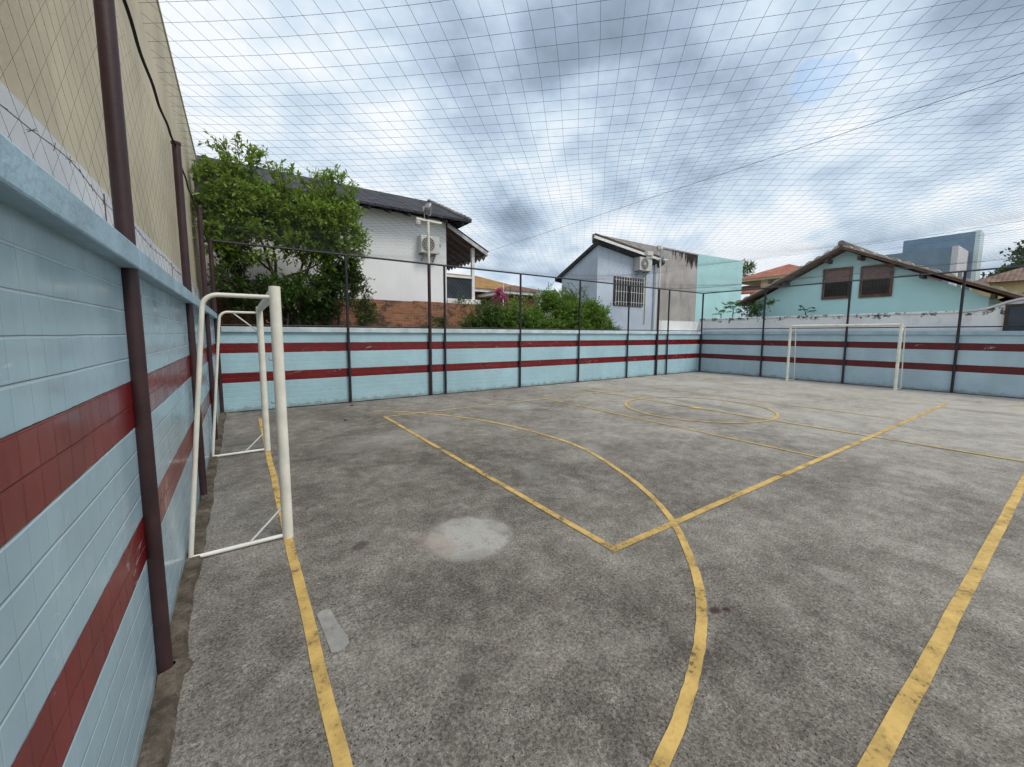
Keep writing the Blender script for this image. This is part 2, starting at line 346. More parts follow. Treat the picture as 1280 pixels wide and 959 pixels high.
MT['acdark'] = painted('appliance_grille', (.10, .10, .10), .6, .2, .3, 12)
MT['metal'] = painted('weathered_steel', (.30, .30, .30), .4, .2, .3, 10, .001, .5, .7)
MT['lens'] = painted('lamp_lens', (.44, .42, .28), .15, .2, .2, 14, 0, .6)
MT['yellow'] = plaster('yellow_render', (.60, .48, .26), .15, .08)
MT['brick'] = brick('old_brick', 0, (.44, .18, .085), (.25, .10, .055), (.26, .22, .18)); MT['brick_red'] = brick('red_brick', 0, (.36, .12, .07), (.28, .09, .055))
MT['bark'] = painted('bark', (.11, .085, .065), .95, .3, .4, 9, .01)
MT['leaf'] = leafmat('tree_leaf', (.042, .095, .013), (.25, .38, .055), .32)
MT['leafdark'] = leafmat('dark_leaf', (.016, .040, .013), (.075, .14, .032), .2)
MT['leafbush'] = leafmat('bush_leaf', (.05, .12, .018), (.20, .35, .055))
MT['leafmid'] = leafmat('shrub_leaf', (.03, .075, .016), (.11, .20, .04))
MT['leafpalm'] = leafmat('palm_leaf', (.03, .09, .03), (.09, .20, .06))
MT['pink'] = leafmat('pink_blossom', (.40, .04, .18), (.62, .12, .34))
MT['dry'] = painted('dry_leaf', (.05, .035, .02), .9, .3, .2, 30)
MT['earth'] = plaster('yard_earth', (.17, .15, .10), .0, .3, .95, (.08, .09, .04))
MT['kerb'] = kerb_mat()
MT['shadow_strip'] = painted('gutter_dirt', (.022, .020, .017), .95, .4, .3, 8, .01)  # near-black colour standing in for the shadow gap at the wall foot
MT['darksheet'] = painted('dark_sheet_metal', (.05, .06, .075), .5, .2, .2, 3)
MT['tape'] = line_paint("worn_white_patch", .40, (.31, .30, .28))
MT['line'] = line_paint('yellow_line_paint', .425); MT['line_worn'] = line_paint('worn_yellow_line_paint', .46, (.55, .41, .18))
MT['line_faint'] = line_paint('faint_yellow_line_paint', .53, (.52, .41, .19))

# ------------------------------------------------------------------ mesh helpers
class MB:
    """collects shapes in world coordinates; build() links them as one object under its parent"""
    def __init__(s): s.v = []; s.f = []; s.sm = []
    def add(s, vs, fs, smooth=False):
        o = len(s.v); s.v += [tuple(v) for v in vs]; s.f += [tuple(i+o for i in f) for f in fs]; s.sm += [smooth]*len(fs)
    def box(s, x0, x1, y0, y1, z0, z1):
        s.add([(x0, y0, z0), (x1, y0, z0), (x1, y1, z0), (x0, y1, z0), (x0, y0, z1), (x1, y0, z1), (x1, y1, z1), (x0, y1, z1)],
              [(0, 3, 2, 1), (4, 5, 6, 7), (0, 1, 5, 4), (1, 2, 6, 5), (2, 3, 7, 6), (3, 0, 4, 7)]); return s
    def bbox(s, x0, x1, y0, y1, z0, z1, b=.01):
        bm = bmesh.new(); bmesh.ops.create_cube(bm, size=1)
        for v in bm.verts: v.co = Vector(((x0+x1)/2+v.co.x*(x1-x0), (y0+y1)/2+v.co.y*(y1-y0), (z0+z1)/2+v.co.z*(z1-z0)))
        bmesh.ops.bevel(bm, geom=bm.edges[:], offset=b, segments=2, affect='EDGES', profile=.5)
        bm.verts.index_update(); s.add([v.co[:] for v in bm.verts], [[v.index for v in f.verts] for f in bm.faces]); bm.free(); return s
    def prism(s, poly, vec):
        n = len(poly); a = [Vector(p) for p in poly]; b = [p + Vector(vec) for p in a]
        nrm = Vector((0, 0, 0))
        for i in range(n): nrm += a[i].cross(a[(i+1) % n])
        if nrm.dot(Vector(vec)) > 0: a, b = a[::-1], b[::-1]
        s.add(a+b, [tuple(range(n)), tuple(range(2*n-1, n-1, -1))] + [(i, i+n, (i+1) % n+n, (i+1) % n) for i in range(n)]); return s
    def tube(s, pts, r, seg=12, cap=True, smooth=True):
        pts = [Vector(p) for p in pts]; n = len(pts); rs = r if isinstance(r, (list, tuple)) else [r]*n
        t0 = (pts[1]-pts[0]).normalized(); ref = Vector((0, 0, 1)) if abs(t0.z) < .9 else Vector((1, 0, 0))
        u = t0.cross(ref).normalized(); vs = []
        for i, p in enumerate(pts):
            t = (pts[min(i+1, n-1)]-pts[max(i-1, 0)]).normalized()
            u = (u - t*u.dot(t)).normalized(); w = t.cross(u)
            for k in range(seg):
                a = 2*math.pi*k/seg; vs.append(p + (u*math.cos(a)+w*math.sin(a))*rs[i])
        fs = [(i*seg+k, i*seg+(k+1) % seg, (i+1)*seg+(k+1) % seg, (i+1)*seg+k) for i in range(n-1) for k in range(seg)]
        s.add(vs, fs, smooth)
        if cap: s.add(vs[:seg], [tuple(range(seg))[::-1]]); s.add(vs[-seg:], [tuple(range(seg))])
        return s
    def bar(s, a, b, w, h=None):
        a, b = Vector(a), Vector(b); h = h or w; t = (b-a).normalized(); ref = Vector((0, 0, 1)) if abs(t.z) < .95 else Vector((1, 0, 0))
        u = t.cross(ref).normalized()*w/2; v = u.cross(t).normalized()*h/2
        s.prism([a-u-v, a+u-v, a+u+v, a-u+v], b-a); return s
    def build(s, name, mat, parent=None):
        off = parent['_w'] if parent is not None else (0, 0, 0); off = Vector(off)
        me = bpy.data.meshes.new(name); me.from_pydata([Vector(v)-off for v in s.v], [], s.f); me.validate()
        if len(me.polygons) == len(s.sm): me.polygons.foreach_set('use_smooth', s.sm)
        me.materials.append(mat if not isinstance(mat, str) else MT[mat])
        o = bpy.data.objects.new(name, me); COL.objects.link(o)
        if parent is not None: o.parent = PAR(parent)
        o['_w'] = tuple(off); return o
def PAR(p): return p
def tag(o, label, cat, group=None):
    o['label'] = label; o['category'] = cat
    if group: o['group'] = group
    return o
def thing(name, loc, label, cat, group=None):
    o = bpy.data.objects.new(name, None); COL.objects.link(o); o.location = loc; o.empty_display_size = .2; o['_w'] = tuple(loc)
    return tag(o, label, cat, group)
def struct(name, mb, mat):
    o = mb.build(name, mat); o['kind'] = 'structure'; return o
def copy_tree(o, parent=None):
    c = o.copy(); COL.objects.link(c)
    if parent is not None: c.parent = parent
    for ch in list(o.children): copy_tree(ch, c)
    return c

# ------------------------------------------------------------------ ground
g = MB(); g.add([(-700, -700, -.03), (900, -700, -.03), (900, 900, -.03), (-700, 900, -.03)], [(0, 1, 2, 3)]); struct('ground', g, 'earth')
g = MB(); g.box(-.1, LX+.1, -3.5, D+.1, -.2, 0); struct('court_floor', g, 'floor')
# raised rough kerb along the near side wall, dark strips painting in the shadow gap along the other two walls
def ragged(name, a, b, w, dirv, z, mat, n=60, amp=.012):
    ph = [random.uniform(0, 6) for _ in range(4)]
    mb = MB(); a, b = Vector(a), Vector(b); dv = Vector(dirv); vs = []
    for i in range(n+1):
        p = a.lerp(b, i/n); q = i/n*(b-a).length; ww = w+amp*(.6*math.sin(q*2.1+ph[0])+.5*math.sin(q*5.3+ph[1])+.35*math.sin(q*13+ph[2]))+random.uniform(-amp, amp)*.25; zz = z+.004*math.sin(q*7+ph[3])+random.uniform(-.002, .002)
        vs += [p, p+Vector((0, 0, zz)), p+dv*ww*.85+Vector((0, 0, zz)), p+dv*ww]
    fs = []
    for i in range(n):
        o = i*4
        for k in range(3): fs.append((o+k, o+4+k, o+5+k, o+1+k))
    mb.add(vs, fs); return struct(name, mb, mat)
ragged('kerb', (.001, NEAR, .003), (.001, D-.004, .003), .096, (1, 0, 0), .028, 'kerb', 600)
ragged('shadow_strip', (.12, D-.003, .002), (LX-.1, D-.003, .002), .055, (0, -1, 0), .010, 'shadow_strip', 150)
ragged('shadow_strip', (LX-.003, NEAR, .002), (LX-.003, D-.06, .002), .085, (-1, 0, 0), .010, 'shadow_strip', 120)

# painted lines: flat sheets 4 mm above the concrete
LZ = [.004]
def paint(name, pts, w, mat, closed=False, z=None):
    z = z or LZ[0]; LZ[0] += .0006
    P = [Vector((p[0], p[1], z)) for p in pts]; n = len(P); vs = []
    for i in range(n):
        a = P[(i-1) % n] if closed or i > 0 else P[i]; b = P[(i+1) % n] if closed or i < n-1 else P[i]
        t = (b-a).normalized(); nn = Vector((-t.y, t.x, 0)); j = random.uniform(-.003, .003)
        vs += [P[i]+nn*(w/2+j), P[i]-nn*(w/2-j)]
    m = n if closed else n-1
    mb = MB(); mb.add(vs, [(2*i, 2*i+1, (2*i+3) % (2*n), (2*i+2) % (2*n)) for i in range(m)])
    return struct(name, mb, mat)
def seg(a, b, step=.25):
    a, b = Vector(a), Vector(b); n = max(1, int((b-a).length/step)); return [a.lerp(b, i/n) for i in range(n+1)]
def spline(pts, sub=10):
    P = [Vector(p) for p in pts]; P = [2*P[0]-P[1]]+P+[2*P[-1]-P[-2]]; out = []
    for i in range(1, len(P)-2):
        for k in range(sub):
            t = k/sub; a, b, c, d = P[i-1:i+3]
            out.append(.5*((2*b)+(c-a)*t+(2*a-5*b+4*c-d)*t*t+(3*b-a-3*c+d)*t**3))
    out.append(P[-2]); return out
GX, GX2, GY = .6707, 17.354, 5.053
paint('goal_line', seg((GX, -1.3), (GX, 9.2)), .064, 'line')
paint('touchline', seg((.9, .188), (16.2, .188)), .070, 'line')
arc = [(.75, .57), (1.15, .56), (1.73, .67), (2.26, .85), (2.70, 1.07), (3.12, 1.38), (3.66, 1.93), (4.07, 2.58), (4.40, 3.35), (4.62, 4.1), (4.66, 4.8), (4.55, 5.75),
       (4.33, 6.6), (4.04, 7.25), (3.60, 7.95), (3.22, 8.4), (2.8, 8.75)]
paint('penalty_arc', spline([Vector((x, y, 0)) for x, y in arc]), .062, 'line')
paint('court_boundary_line', seg((2.813-.033, 1.874), (15.2, 1.874)), .066, 'line')
paint('court_boundary_line', seg((2.813, 1.91), (2.813, 8.03)), .066, 'line')
paint('court_boundary_line', seg((2.85, 7.994), (10.2, 7.994)), .06, 'line_worn')
paint('attack_line', seg((7.084, 1.91), (7.084, 7.96)), .055, 'line')
paint('attack_line', seg((11.491, 1.91), (11.491, 7.96)), .055, 'line_worn')
paint('halfway_line', seg((9.213, .24), (9.213, 9.0)), .06, 'line')
paint('centre_circle', [(9.22+1.6*math.cos(t*math.pi/48), 5.03+1.6*math.sin(t*math.pi/48)) for t in range(96)], .06, 'line', True)
paint('centre_spot', seg((9.12, 5.03), (9.33, 5.03), .1), .2, 'line')
paint('penalty_arc', spline([Vector((18.43-x, y*.985, 0)) for x, y in arc][1:]), .06, 'line_faint')
paint('court_boundary_line', seg((15.2, 1.84), (15.2, 5.5)), .055, 'line_faint')
mb = MB(); mb.add([(.722, 2.385, .0035), (.76, 2.402, .0035), (.80, 2.39, .0035), (.812, 2.25, .0035), (.835, 2.12, .0035), (.838, 2.03, .0035), (.79, 1.995, .0035), (.742, 2.005, .0035), (.733, 2.16, .0035)], [(8, 7, 6, 5, 4, 3, 2, 1, 0)]); struct('worn_patch', mb, 'tape')

# ------------------------------------------------------------------ court walls
def court_wall(loc, label, face, face_mat, cop, cop_mat):
    t = thing('court_wall', loc, label, 'wall', 'striped walls around the court')
    MB().box(*face).build('tiled_face', face_mat, t)
    mb = MB()
    for c in cop: mb.bbox(*c, b=.008)
    mb.build('coping', cop_mat, t)
court_wall((0, 4.5, 0), 'tall pale blue tiled wall with two red stripes beside the near goal', (-.16, 0, NEAR, D+.02, 0, 2.006), 'tile_l',
           [(-.295, .061, a, b, 2.006, 2.107) for a, b in ((NEAR, 2.352), (2.360, 4.94), (4.946, 7.52), (7.524, D+.1))], 'coping')
court_wall((9, D, 0), 'low pale blue tiled wall with two red stripes along the far touchline below the bush', (.002, LX-.002, D, D+.15, 0, 1.737), 'tile_b',
           [(a, b, D-.055, D+.20, 1.737, 1.853) for a, b in ((.103, 4.71), (4.715, 10.35), (10.355, LX-.06))], 'coping_pale')
court_wall((LX, 4.5, 0), 'duller blue tiled wall with two red stripes behind the far goal', (LX, LX+.15, NEAR, D+.15, 0, 1.737), 'tile_r',
           [(LX-.055, LX+.19, a, b, 1.737, 1.853) for a, b in ((NEAR, 4.85), (4.855, D+.19))], 'coping')

# ------------------------------------------------------------------ poles and fences
def brown_pole(x, y, h, r, label, lean=(0, 0)):
    t = thing('net_pole', (x, y, 0), label, 'pole', 'maroon net poles along the side wall')
    MB().tube([(x, y, .02), (x+lean[0], y+lean[1], h)], r, 20).build('shaft', 'pole', t)
    mb = MB(); sg = 22; ph = random.uniform(0, 6); ring = lambda k, z: [(max(.002, x+k*(r+.05+.018*math.sin(3*a+ph)+.012*math.sin(5*a))*math.cos(a)), y+k*1.25*(r+.05+.018*math.sin(2*a+ph))*math.sin(a), z) for a in [2*math.pi*i/sg for i in range(sg)]]
    vs = ring(1.0, .015)+ring(.85, .046)+ring(.40, .062); mb.add(vs, [(i*sg+q, i*sg+(q+1) % sg, (i+1)*sg+(q+1) % sg, (i+1)*sg+q) for i in range(2) for q in range(sg)], True); mb.build('footing', 'kerb', t)
    mb = MB(); mb.tube([(x+lean[0], y+lean[1], h-.01), (x+lean[0], y+lean[1], h+.012)], r+.006, 20); mb.build('cap', 'pole', t)
    return t
brown_pole(.026, 2.30, 3.56, .034, 'nearest maroon steel pole rising out of the picture beside the tall wall', (-.01, .06))
brown_pole(.026, 4.90, 3.52, .034, 'maroon steel pole behind the near goal with its top end in view', (-.01, .06))
brown_pole(.024, 7.48, 3.56, .034, 'maroon steel pole against the beige building beside the tree', (0, .03))
brown_pole(.028, 10.10, 3.58, .040, 'maroon steel pole in the corner where the tall wall meets the low wall')
def fence(loc, label, posts, rails):
    t = thing('fence_frame', loc, label, 'fence', 'steel net frames on the low walls')
    for (x, y, r, h) in posts: MB().tube([(x, y, .0), (x, y, h)], r, 12).build('post', 'post', t)
    for a, b, r in rails: MB().tube([a, b], r, 8).build('rail', 'post', t)
RH = 3.593
yb = D-.055; xb = LX-.055
fence((10, yb, 0), 'dark steel post and rail net frame along the far touchline in front of the houses',
      [(x, yb, .032, RH) for x in (2.63, 5.21, 7.81, 10.37, 12.97, 15.53)] + [(xb, yb, .036, RH)],
      [((.05, yb, RH), (xb, yb, RH), .024), ((.12, yb+.035, 1.885), (xb, yb+.035, 1.885), .016)])
fence((xb, 5, 0), 'dark steel post and rail net frame behind the far goal',
      [(xb, y, .034, RH) for y in (7.58, 4.86, 2.21, -.45)],
      [((xb, yb, RH-.001), (xb, NEAR, RH-.001), .025), ((xb+.03, yb-.03, 1.975), (xb+.03, NEAR, 1.975), .017)])

# ------------------------------------------------------------------ nets
def zsag(x, y):
    px = [.05, 5.21, 10.37, 15.53, xb]; s = 0
    for a, b in zip(px, px[1:]):
        if a <= x <= b: t = (x-a)/(b-a); s = 4*t*(1-t)*(.16 if b-a > 4 else .05)
    v = max(0, min(1, (y+1.0)/(yb+1.0))); e = 1-(2*v-1)**4
    return RH-.01 - e*(s+.13*math.sin(math.pi*max(0, min(1, x/xb))))
def net_plane(x0, x1, y0, y1, pitch, zf, r, name, knots=True, step=.30):
    mb = MB(); q = pitch*math.sqrt(2)
    def strand(P):
        vs = []
        n = len(P)
        t = (P[-1]-P[0]).normalized(); u = t.cross(Vector((0, 0, 1)) if abs(t.z) < .9 else Vector((1, 0, 0))).normalized(); w = t.cross(u)
        for p in P:
            for k in range(3):
                a = 2*math.pi*k/3; vs.append(p+(u*math.cos(a)+w*math.sin(a))*r)
        mb.add(vs, [(i*3+k, i*3+(k+1) % 3, i*3+3+(k+1) % 3, i*3+3+k) for i in range(n-1) for k in range(3)], True)
    W_, H_ = x1-x0, y1-y0
    k = -H_
    while k < W_:
        for sgn in (1, -1):
            # u = k + s, v = s   (or mirrored in v)
            s0, s1 = max(0, -k), min(H_, W_-k)
            if s1-s0 < .05: continue
            n = max(1, int((s1-s0)/step)); P = []
            for i in range(n+1):
                s_ = s0+(s1-s0)*i/n; P.append(zf(x0+k+s_, y0+s_ if sgn > 0 else y1-s_))
            strand(P)
        k += q
    if knots:
        i = 0
        nu, nv = int(W_/(q/2)), int(H_/(q/2))
        for i in range(nu):
            for j in range(nv):
                if (i+j) % 2: continue
                p = zf(x0+i*q/2, y0+j*q/2); a = r*2.3
                if (p-CAM).length > 6: continue
                mb.add([p+Vector(o) for o in ((a, 0, 0), (-a, 0, 0), (0, a, 0), (0, -a, 0), (0, 0, a), (0, 0, -a))],
                       [(0, 2, 4), (2, 1, 4), (1, 3, 4), (3, 0, 4), (2, 0, 5), (1, 2, 5), (3, 1, 5), (0, 3, 5)])
    return mb
mb = net_plane(.05, xb, -1.0, yb, .125, lambda x, y: Vector((x+.012*math.sin(3.1*y+x), y+.015*math.sin(2.3*x), zsag(x, y)+.012*math.sin(1.7*x+2.9*y))), .00112, 'ceiling_net')
tag(mb.build('ceiling_net', 'net'), 'thin dark diamond mesh net stretched flat overhead above the whole court', 'net')
def ropez(y):
    ps = [-.3, 2.36, 4.96, 7.51, 10.1]
    for a, b in zip(ps, ps[1:]):
        if a <= y <= b: t = (y-a)/(b-a); return 3.50-.07*4*t*(1-t)
    return 3.5
mb = net_plane(-1.0, 10.05, 2.11, 3.5, .105, lambda u, v: Vector((-.035+.02*math.sin(2*u)*math.sin((v-2.11)*2.2), u, min(v, ropez(u)))), .0005, 'side_net', step=.2)
tag(mb.build('side_net', 'sidenet'), 'thin mesh net hanging upright above the tall wall in front of the beige building', 'net')
pts = [(.012+.004*math.sin(9*y), y, ropez(y)) for y in [-.9+.1*i for i in range(110)]]
mb = MB(); mb.tube(pts, .009, 8)
def bunch(y, l):
    z = ropez(y)
    for k in range(9):
        mb.tube([(.05, y+random.uniform(-.05, .05), z+.02), (.045, y+.05*random.uniform(-1, 1), z+l*.35), (.04, y+.12*random.uniform(-.3, 1), z+l*random.uniform(.6, 1))], .003, 4)
tag(mb.build('net_rope', 'rope'), 'black rope strung along the pole tops against the beige building', 'rope')
def cable(pts, r, label):
    a, b, sag = pts; a, b = Vector(a), Vector(b)
    P = [a.lerp(b, i/24)-Vector((0, 0, sag*4*(i/24)*(1-i/24))) for i in range(25)]
    return tag(MB().tube(P, r, 6).build('cable', 'wire'), label, 'cable', 'cables across the sky')
cable(((5.21, yb, RH), (5.16, -1.0, RH+.01), .02), .0022, 'thin support cable running under the overhead net from a fence post')
cable(((40, 16.5, 8.6), (20.5, -2, 5.35), .12), .006, 'upper thin utility wire crossing the sky above the aqua house')
cable(((40, 14.0, 8.0), (22.5, -2, 5.5), .12), .005, 'lower thin utility wire crossing the sky above the aqua house')

# barbed wire over the tall wall
mb = MB(); P = []
for i in range(60):
    y = -.5+i*.19; P.append((-.14+.01*math.sin(i), y, 2.43+.02*math.sin(i*.9)))
mb.tube(P, .0019, 5)
for (x, y, z) in P[::1]:
    for k in range(2):
        a = random.uniform(0, 6.28); d_ = Vector((math.cos(a)*.4, .6*math.cos(a), math.sin(a))).normalized()*.018
        mb.tube([(x-d_.x, y-d_.y, z-d_.z), (x+d_.x, y+d_.y, z+d_.z)], .0012, 4)
for y in (1.0, 2.9, 5.5, 8.2): mb.tube([(-.14, y, 2.08), (-.14, y, 2.46)], .003, 6)
tag(mb.build('barbed_wire', 'barb'), 'thin rusty barbed wire strand above the coping of the tall wall', 'barbed wire')

# ------------------------------------------------------------------ football goals
def make_goal(label):
    w = 3.01; gy0, gy1 = GY-w/2, GY+w/2; gx = GX
    t = thing('football_goal', (gx, GY, 0), label, 'goal', 'white steel football goals')
    r = .041; H = 2.045
    for y in (gy0, gy1): MB().tube([(gx, y, 0), (gx, y, H+r)], r, 20).build('goal_post', 'cream', t)
    MB().tube([(gx, gy0-r*.2, H), (gx, gy1+r*.2, H)], r*.985, 20).build('crossbar', 'cream', t)
    for k, y in enumerate((gy0, gy1)):
        top = 2.0; P = [(gx-.035, y, top)]
        bx, bz = .235, 1.90
        cx, cz = bx+.07, top-.10
        for a in range(0, 8): 
            an = math.pi/2 + a/7*math.pi*.47; P.append((cx+.10*math.cos(an), y, cz+.10*math.sin(an)))
        P.append((.028, y, .03))
        MB().tube(P, .0165, 12).build('rear_frame', 'cream', t)
        MB().tube([(.02, y, .02), (gx-.03, y, .024)], .0165, 12).build('base_bar', 'white_tube', t)
        MB().tube([(.40, y, .03), (gx-.03, y, .27)], .0085, 8).build('brace', 'white_tube', t)
        if k: MB().tube([(.36, y, 1.99), (gx-.03, y, 1.74)], .0085, 8).build('brace', 'white_tube', t)
        for z in (.35, .75, 1.15, 1.5, 1.8):
            MB().tube([(gx-.036, y+.012, z), (gx-.062, y+.012, z), (gx-.066, y+.012, z+.02)], .004, 6).build('net_hook', 'hook', t)
    return t
near_goal = make_goal('large cream painted goal frame standing close by against the tall wall')
far = copy_tree(near_goal); far.location = (GX2, 4.82, 0); far.rotation_euler = (0, 0, math.pi)
far['label'] = 'small looking white goal frame at the far end in front of the duller blue wall'

# ------------------------------------------------------------------ floodlight poles
def flood(parent, c, yaw, pitch, w=.3, h=.22, d=.10):
    # housing, rim and lens turned towards yaw / pitch
    rot = Matrix.Rotation(yaw, 3, 'Z') @ Matrix.Rotation(pitch, 3, 'X'); c = Vector(c)
    def tr(mb):
        mb.v = [tuple(c+rot@Vector(v)) for v in mb.v]; return mb
    mb = MB(); mb.prism([(-w/2, 0, -h/2), (w/2, 0, -h/2), (w/2, 0, h/2), (-w/2, 0, h/2)], (0, .02, 0))
    mb.add([(-w/2, .02, -h/2), (w/2, .02, -h/2), (w/2, .02, h/2), (-w/2, .02, h/2), (-w*.3, d, -h*.3), (w*.3, d, -h*.3), (w*.3, d, h*.3), (-w*.3, d, h*.3)],
           [(1, 0, 4, 5), (2, 1, 5, 6), (3, 2, 6, 7), (0, 3, 7, 4), (4, 7, 6, 5)])
    mb.box(-w/2-.02, -w/2, .01, .03, -.02, .02); mb.box(w/2, w/2+.02, .01, .03, -.02, .02)
    f = tr(mb).build('floodlight', 'acwhite', parent)
    mb = MB(); mb.box(-w/2+.025, w/2-.025, -.006, -.001, -h/2+.025, h/2-.025); tr(mb).build('lens', 'lens', f)
    mb = MB(); mb.tube([(-w/2-.012, .02, 0), (-w/2-.012, .02, -h*.75), (w/2+.012, .02, -h*.75), (w/2+.012, .02, 0)], .008, 6); tr(mb).build('bracket', 'metal', f)
t = thing('floodlight_pole', (4.76, yb, 0), 'floodlight pole with a cream T bar in front of the white house', 'light pole', 'floodlight poles')
MB().tube([(4.76, yb, 0), (4.76, yb, RH+.01)], .044, 14).build('pole', 'pole', t)
MB().tube([(4.76, yb, RH+.01), (4.76, yb, 4.72)], .034, 14).build('upper_pipe', 'cream', t)
MB().bar((4.43, yb, 4.735), (5.14, yb, 4.715), .05).build('crossbar', 'cream', t)
mb = MB()
prof = [(0, .0), (.06, .02), (.12, .07), (.16, .13), (.175, .20)]
c0 = Vector((4.72, yb, 5.03)); ax = Vector((.75, -.35, -.12)).normalized(); ux = ax.cross(Vector((0, 0, 1))).normalized(); vx = ux.cross(ax)
vs = []; sg = 18
for rr, dd in prof + [(.155, .195), (.06, .12)]:
    for k in range(sg): a = 2*math.pi*k/sg; vs.append(c0+ax*(dd-.08)+(ux*math.cos(a)+vx*math.sin(a))*max(rr, .001))
mb.add(vs, [(i*sg+k, i*sg+(k+1) % sg, (i+1)*sg+(k+1) % sg, (i+1)*sg+k) for i in range(len(prof)+1) for k in range(sg)], True)
rf = mb.build('reflector_lamp', 'metal', t)
mb = MB(); mb.tube([(4.66, yb, 4.74), (4.66, yb, 4.95), c0-ax*.05], .014, 8); mb.box(4.60, 4.72, yb-.05, yb+.05, 4.955, 5.06); mb.build('lamp_mount', 'metal', t)
flood(t, (4.47, yb, 4.63), R(200), R(-15), .12, .12, .06)
t = thing('floodlight_pole', (14.82, yb, 0), 'floodlight pole with pale lamps in front of the bluish grey house', 'light pole', 'floodlight poles')
MB().tube([(14.82, yb, 0), (14.82, yb, RH+.01)], .046, 14).build('pole', 'pole', t)
MB().tube([(14.82, yb, RH+.01), (14.82, yb, 4.78)], .034, 14).build('upper_pipe', 'white_tube', t)
MB().bar((13.95, yb, 4.78), (15.3, yb, 4.80), .05).build('crossbar', 'white_tube', t)
flood(t, (15.05, yb-.06, 4.93), R(30), R(18), .44, .30, .14)
flood(t, (14.88, yb+.12, 5.24), R(190), R(10), .26, .2, .12)
MB().tube([(14.82, yb, 4.78), (14.86, yb+.05, 5.22)], .02, 8).build('lamp_mount', 'metal', t)
MB().bbox(13.88, 14.26, yb-.08, yb+.08, 4.83, 4.99, .015).build('ballast_box', 'acwhite', t)

# ------------------------------------------------------------------ beige building behind the tall wall
t = thing('blank_building', (-3, 4, 0), 'tall windowless beige rendered building behind the tall wall', 'building')
MB().box(-7, -.302, -8, 14.3, 0, 6.42).build('wall', 'beige', t)
mb = MB(); mb.box(-.302, -.288, -8, 12.5, 2.0, 2.68); mb.build('white_band', 'whiteband', t)
MB().box(-7.05, -.285, -8.05, 14.35, 6.42, 6.47).build('parapet_cap', 'beige', t)

# ------------------------------------------------------------------ brick wall and white house
mb = MB(); x = -.2
while x < 9.6:
    w = random.uniform(.5, 1.0); mb.box(x, min(x+w, 9.6), 12.45, 12.65, 0, 2.74+random.uniform(-.03, .04)); x += w+.0005
tag(mb.build('brick_wall', 'brick'), 'weathered orange brick wall below the white house behind the low wall', 'wall')
t = thing('white_house', (3.5, 15, 0), 'white painted house with dark slate roof and open veranda', 'house')
MB().box(-.8, 6.58, 13, 18, 0, 5.62).build('wall', 'whitehouse', t)
mb = MB()
A = [(-1.4, 12.5, 5.60), (7.28, 12.5, 5.62), (7.28, 18.5, 5.62), (-1.4, 18.5, 5.60)]; Rg = [(-1.4, 15.4, 6.98), (6.95, 15.4, 6.98)]
th = Vector((0, 0, -.06))
top = [Vector(p) for p in A+Rg]; bot = [p+th for p in top]
mb.add(top+bot, [(0, 1, 5, 4), (1, 2, 5), (2, 3, 4, 5), (3, 0, 4), (7, 6, 10, 11), (8, 7, 11), (9, 8, 11, 10), (6, 9, 10), (0, 6, 7, 1), (1, 7, 8, 2), (2, 8, 9, 3), (3, 9, 6, 0)])
rf = mb.build('roof', 'slate', t)
mb = MB()
for i in range(14):
    x = -1.2+i*.63; mb.bar((x, 12.475, 5.455), (x, 13.05, 5.66), .06, .09)
mb.bar((-1.4, 12.475, 5.575), (7.3, 12.475, 5.59), .03, .07); mb.build('eave_rafters', 'slate', rf)
mb = MB(); P = []; rr = []
for i in range(49):
    P.append(Vector((7.28, 12.5, 5.65)).lerp(Vector((6.95, 15.4, 7.0)), i/48)); rr.append(.06+.025*abs(math.sin(i*math.pi/4)))
mb.tube(P, rr, 8); mb.build('hip_tiles', 'grey_roof', rf)
w = MB(); w.box(.28, .60, 12.94, 13.0, 3.94, 4.62); w = w.build('window', 'paleglass', t)
mb = MB()
for x in (.25, .43, .60): mb.box(x-.02, x+.03, 12.91, 12.96, 3.90, 4.66)
for z in (3.88, 4.25, 4.62): mb.box(.222, .648, 12.915, 12.955, z, z+.045)
mb.build('frame', 'whitepaint', w)
ver = MB(); ver.prism([(6.585, 12.9, 5.50), (8.15, 12.9, 4.72), (8.15, 12.9, 4.64), (6.585, 12.9, 5.42)], (0, 5.0, 0)); vr = ver.build('veranda_roof', 'darkwood', t)
mb = MB(); mb.prism([(6.585, 12.86, 5.53), (8.19, 12.86, 4.73), (8.19, 12.86, 4.58), (6.585, 12.86, 5.40)], (0, .038, 0)); mb.box(8.152, 8.19, 12.9, 17.9, 4.58, 4.70); mb.build('fascia', 'fascia', vr)
mb = MB(); mb.prism([(6.6, 12.84, 5.56), (8.22, 12.84, 4.755), (8.22, 12.84, 4.73), (6.6, 12.84, 5.535)], (0, 5.1, 0)); mb.build('roof_tiles', 'slate', vr)
for i in range(9):
    y = 13.2+i*.5; MB().bar((6.6, y, 5.36), (8.14, y, 4.60), .06, .1).build('rafter', 'wood', vr)
mb = MB()
for i in range(16):
    y = 12.95+i*.30; mb.prism([(8.135, y-.003, 4.62), (8.135, y+.303, 4.62), (8.135, y+.28, 4.53), (8.135, y+.15, 4.44), (8.135, y+.02, 4.53)], (.015, 0, 0))
mb.build('scalloped_trim', 'fascia', vr)
for (x, y) in ((7.69, 13.12), (7.69, 17.7), (6.9, 17.7)): MB().box(x-.055, x+.055, y-.055, y+.055, 2.98, 4.85 if x > 7 else 5.2).build('veranda_post', 'whitepaint', t)
MB().box(6.59, 7.95, 12.95, 18, 2.74, 2.97).build('veranda_floor', 'whitepaint', t)
mb = MB(); mb.box(6.6, 7.64, 13.08, 13.15, 3.74, 3.81); mb.box(7.66, 7.72, 13.18, 17.64, 3.74, 3.81); mb.build('veranda_rail', 'whitepaint', t)
